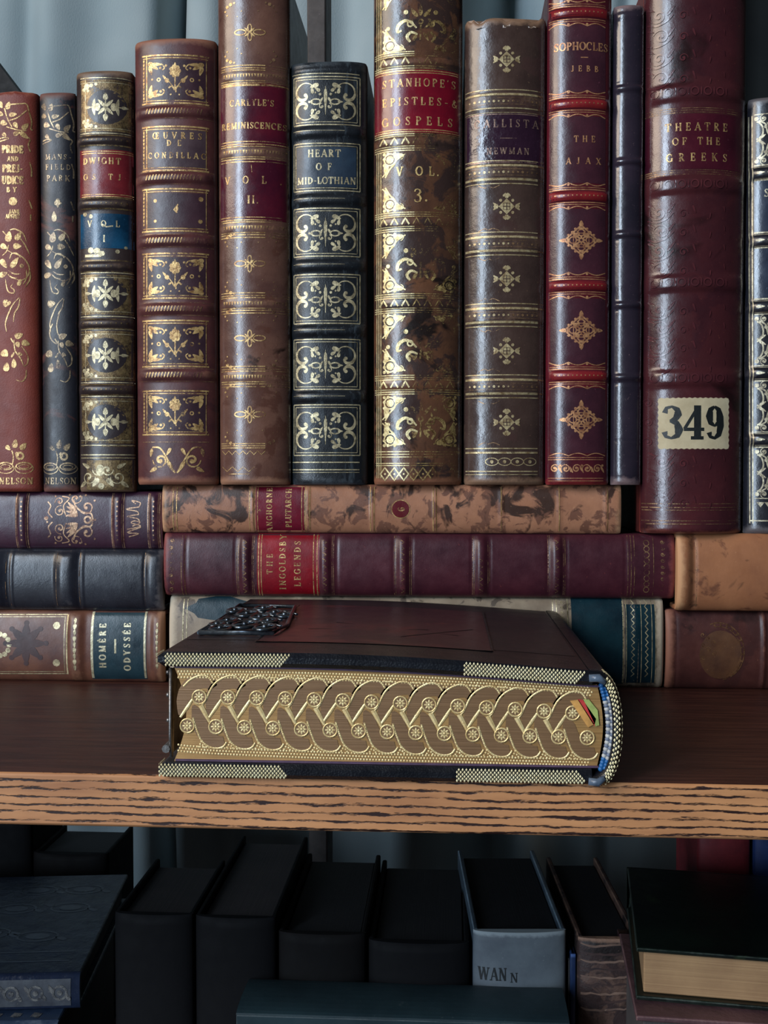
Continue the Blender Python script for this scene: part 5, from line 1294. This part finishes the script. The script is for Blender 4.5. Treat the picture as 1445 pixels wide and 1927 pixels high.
low_upright('small dark blue book wedged beside the pale grey spine on the lower shelf', 1073, 1084, 1795, leather('blue_cloth', (34, 52, 88), (24, 38, 66)), PGD2, .06)
def tat(d):
    for i in range(9):
        P = [(1092 + q * 9 , 1775 + i * 15 + 5 * vnoise(q * 1.3, i)) for q in range(12)]; d.stroke(P, [2 + 3 * hsh(q, i) for q in range(12)], mi=1 if i % 2 else 2)
low_upright('book with peeling tattered brown spine on the lower shelf', 1086, 1206, 1762, leather('tattered_brown', (112, 84, 70), (72, 52, 48), (150, 116, 96), .6, 60, blotch=(60, 44, 42), bs=90, bt=.5, lump=2), pages('black_leaf_tops_two', (26, 26, 30), (18, 18, 22), 0), .10, rot=math.radians(3), spine_deco=tat, mats=[leather('torn_strip', (84, 60, 54), (52, 38, 38), rough=.7), leather('bare_paper', (146, 116, 98), (108, 84, 74), rough=.8)])
# green book on a thick mauve one, front right
YG = -.060
zg1 = at(1320, 1787, YG)[1]; zg0 = at(1320, 1886, YG)[1]; xg = at(1197, 1800, YG)[0]
GRN = leather('green_black_marbled', (22, 34, 26), (12, 16, 16), (70, 80, 70), .35, 30, blotch=(40, 54, 34), bs=26, bt=.6)
def low_rot(name, label, xL, xR, Y, dep, z0, z1, cov, pg, rot, bt=.0022):
    return low_board_book(name, label, xL, xR, Y, Y + dep, z0, z1, cov, pg, rot=rot, bt=bt, spine='back', piv=xL)
low_rot('book', 'dark green marbled book lying flat with tan page edges, lower shelf front right', xg, xg + .15, YG, .088, zg0, zg1, GRN, pages('tan_leaves', (190, 150, 106), (158, 120, 84), 2), math.radians(-7), bt=.0018)
low_rot('book', 'thick mauve-brown book under the green marbled book', xg - .002, xg + .16, YG - .012, .075, Z_LOW, zg0 - .0002, leather('mauve_cloth', (104, 72, 74), (78, 54, 58), (140, 104, 98), .5, 40, lump=1.2), PGD, math.radians(-4))
# teal book on its fore edge, spine up
zt_ = at(750, 1915, -.036)[1]; xa = at(444, 1915, -.036)[0]; xb = at(1072, 1915, -.036)[0]
r = empty('book', ((xa + xb) / 2, -.036, Z_LOW)); tag(r, 'dark teal book standing on its fore edge with spine upward, lower shelf front', 'book')
hw = (xb - xa) / 2; H = zt_ - Z_LOW; TL = leather('dark_teal_cloth', (40, 60, 66), (28, 44, 50), (90, 100, 100), .5, 24)
for yy in (0, .0296): m = MB(); m.rbox(-hw, hw, yy, yy + .0024, 0, H - .001, .0006); m.build('cover_board', TL, r)
m = MB(); m.rbox(-hw + .003, hw - .003, .0026, .0294, .003, H - .002, .0006, wear=0); m.build('page_block', PGD, r)
m = MB(); vs_ = []; N = 12
for i in range(N + 1):
    a = PI * i / N
    for xx in (-hw, hw): vs_.append((xx, .016 - .016 * math.cos(a), H - .001 + .0022 * math.sin(a)))
m.add(vs_, [(2 * i, 2 * i + 1, 2 * i + 3, 2 * i + 2) for i in range(N)] + [tuple(2 * i for i in range(N + 1)), tuple(2 * i + 1 for i in range(N, -1, -1))], 0, False, [.2] * len(vs_)); m.build('spine', TL, r)
# red and navy boards far right
low_upright('red cloth book standing behind the green marbled book', 1312, 1412, 1535, leather('red_cloth', (140, 44, 50), (104, 32, 40), rough=.6), PGD, .05, Y=.062)
low_upright('blue cloth book standing behind the green marbled book, at the right frame edge', 1418, 1500, 1540, leather('royal_blue_cloth', (44, 66, 124), (30, 48, 92), rough=.6), PGD, .05, Y=.062)
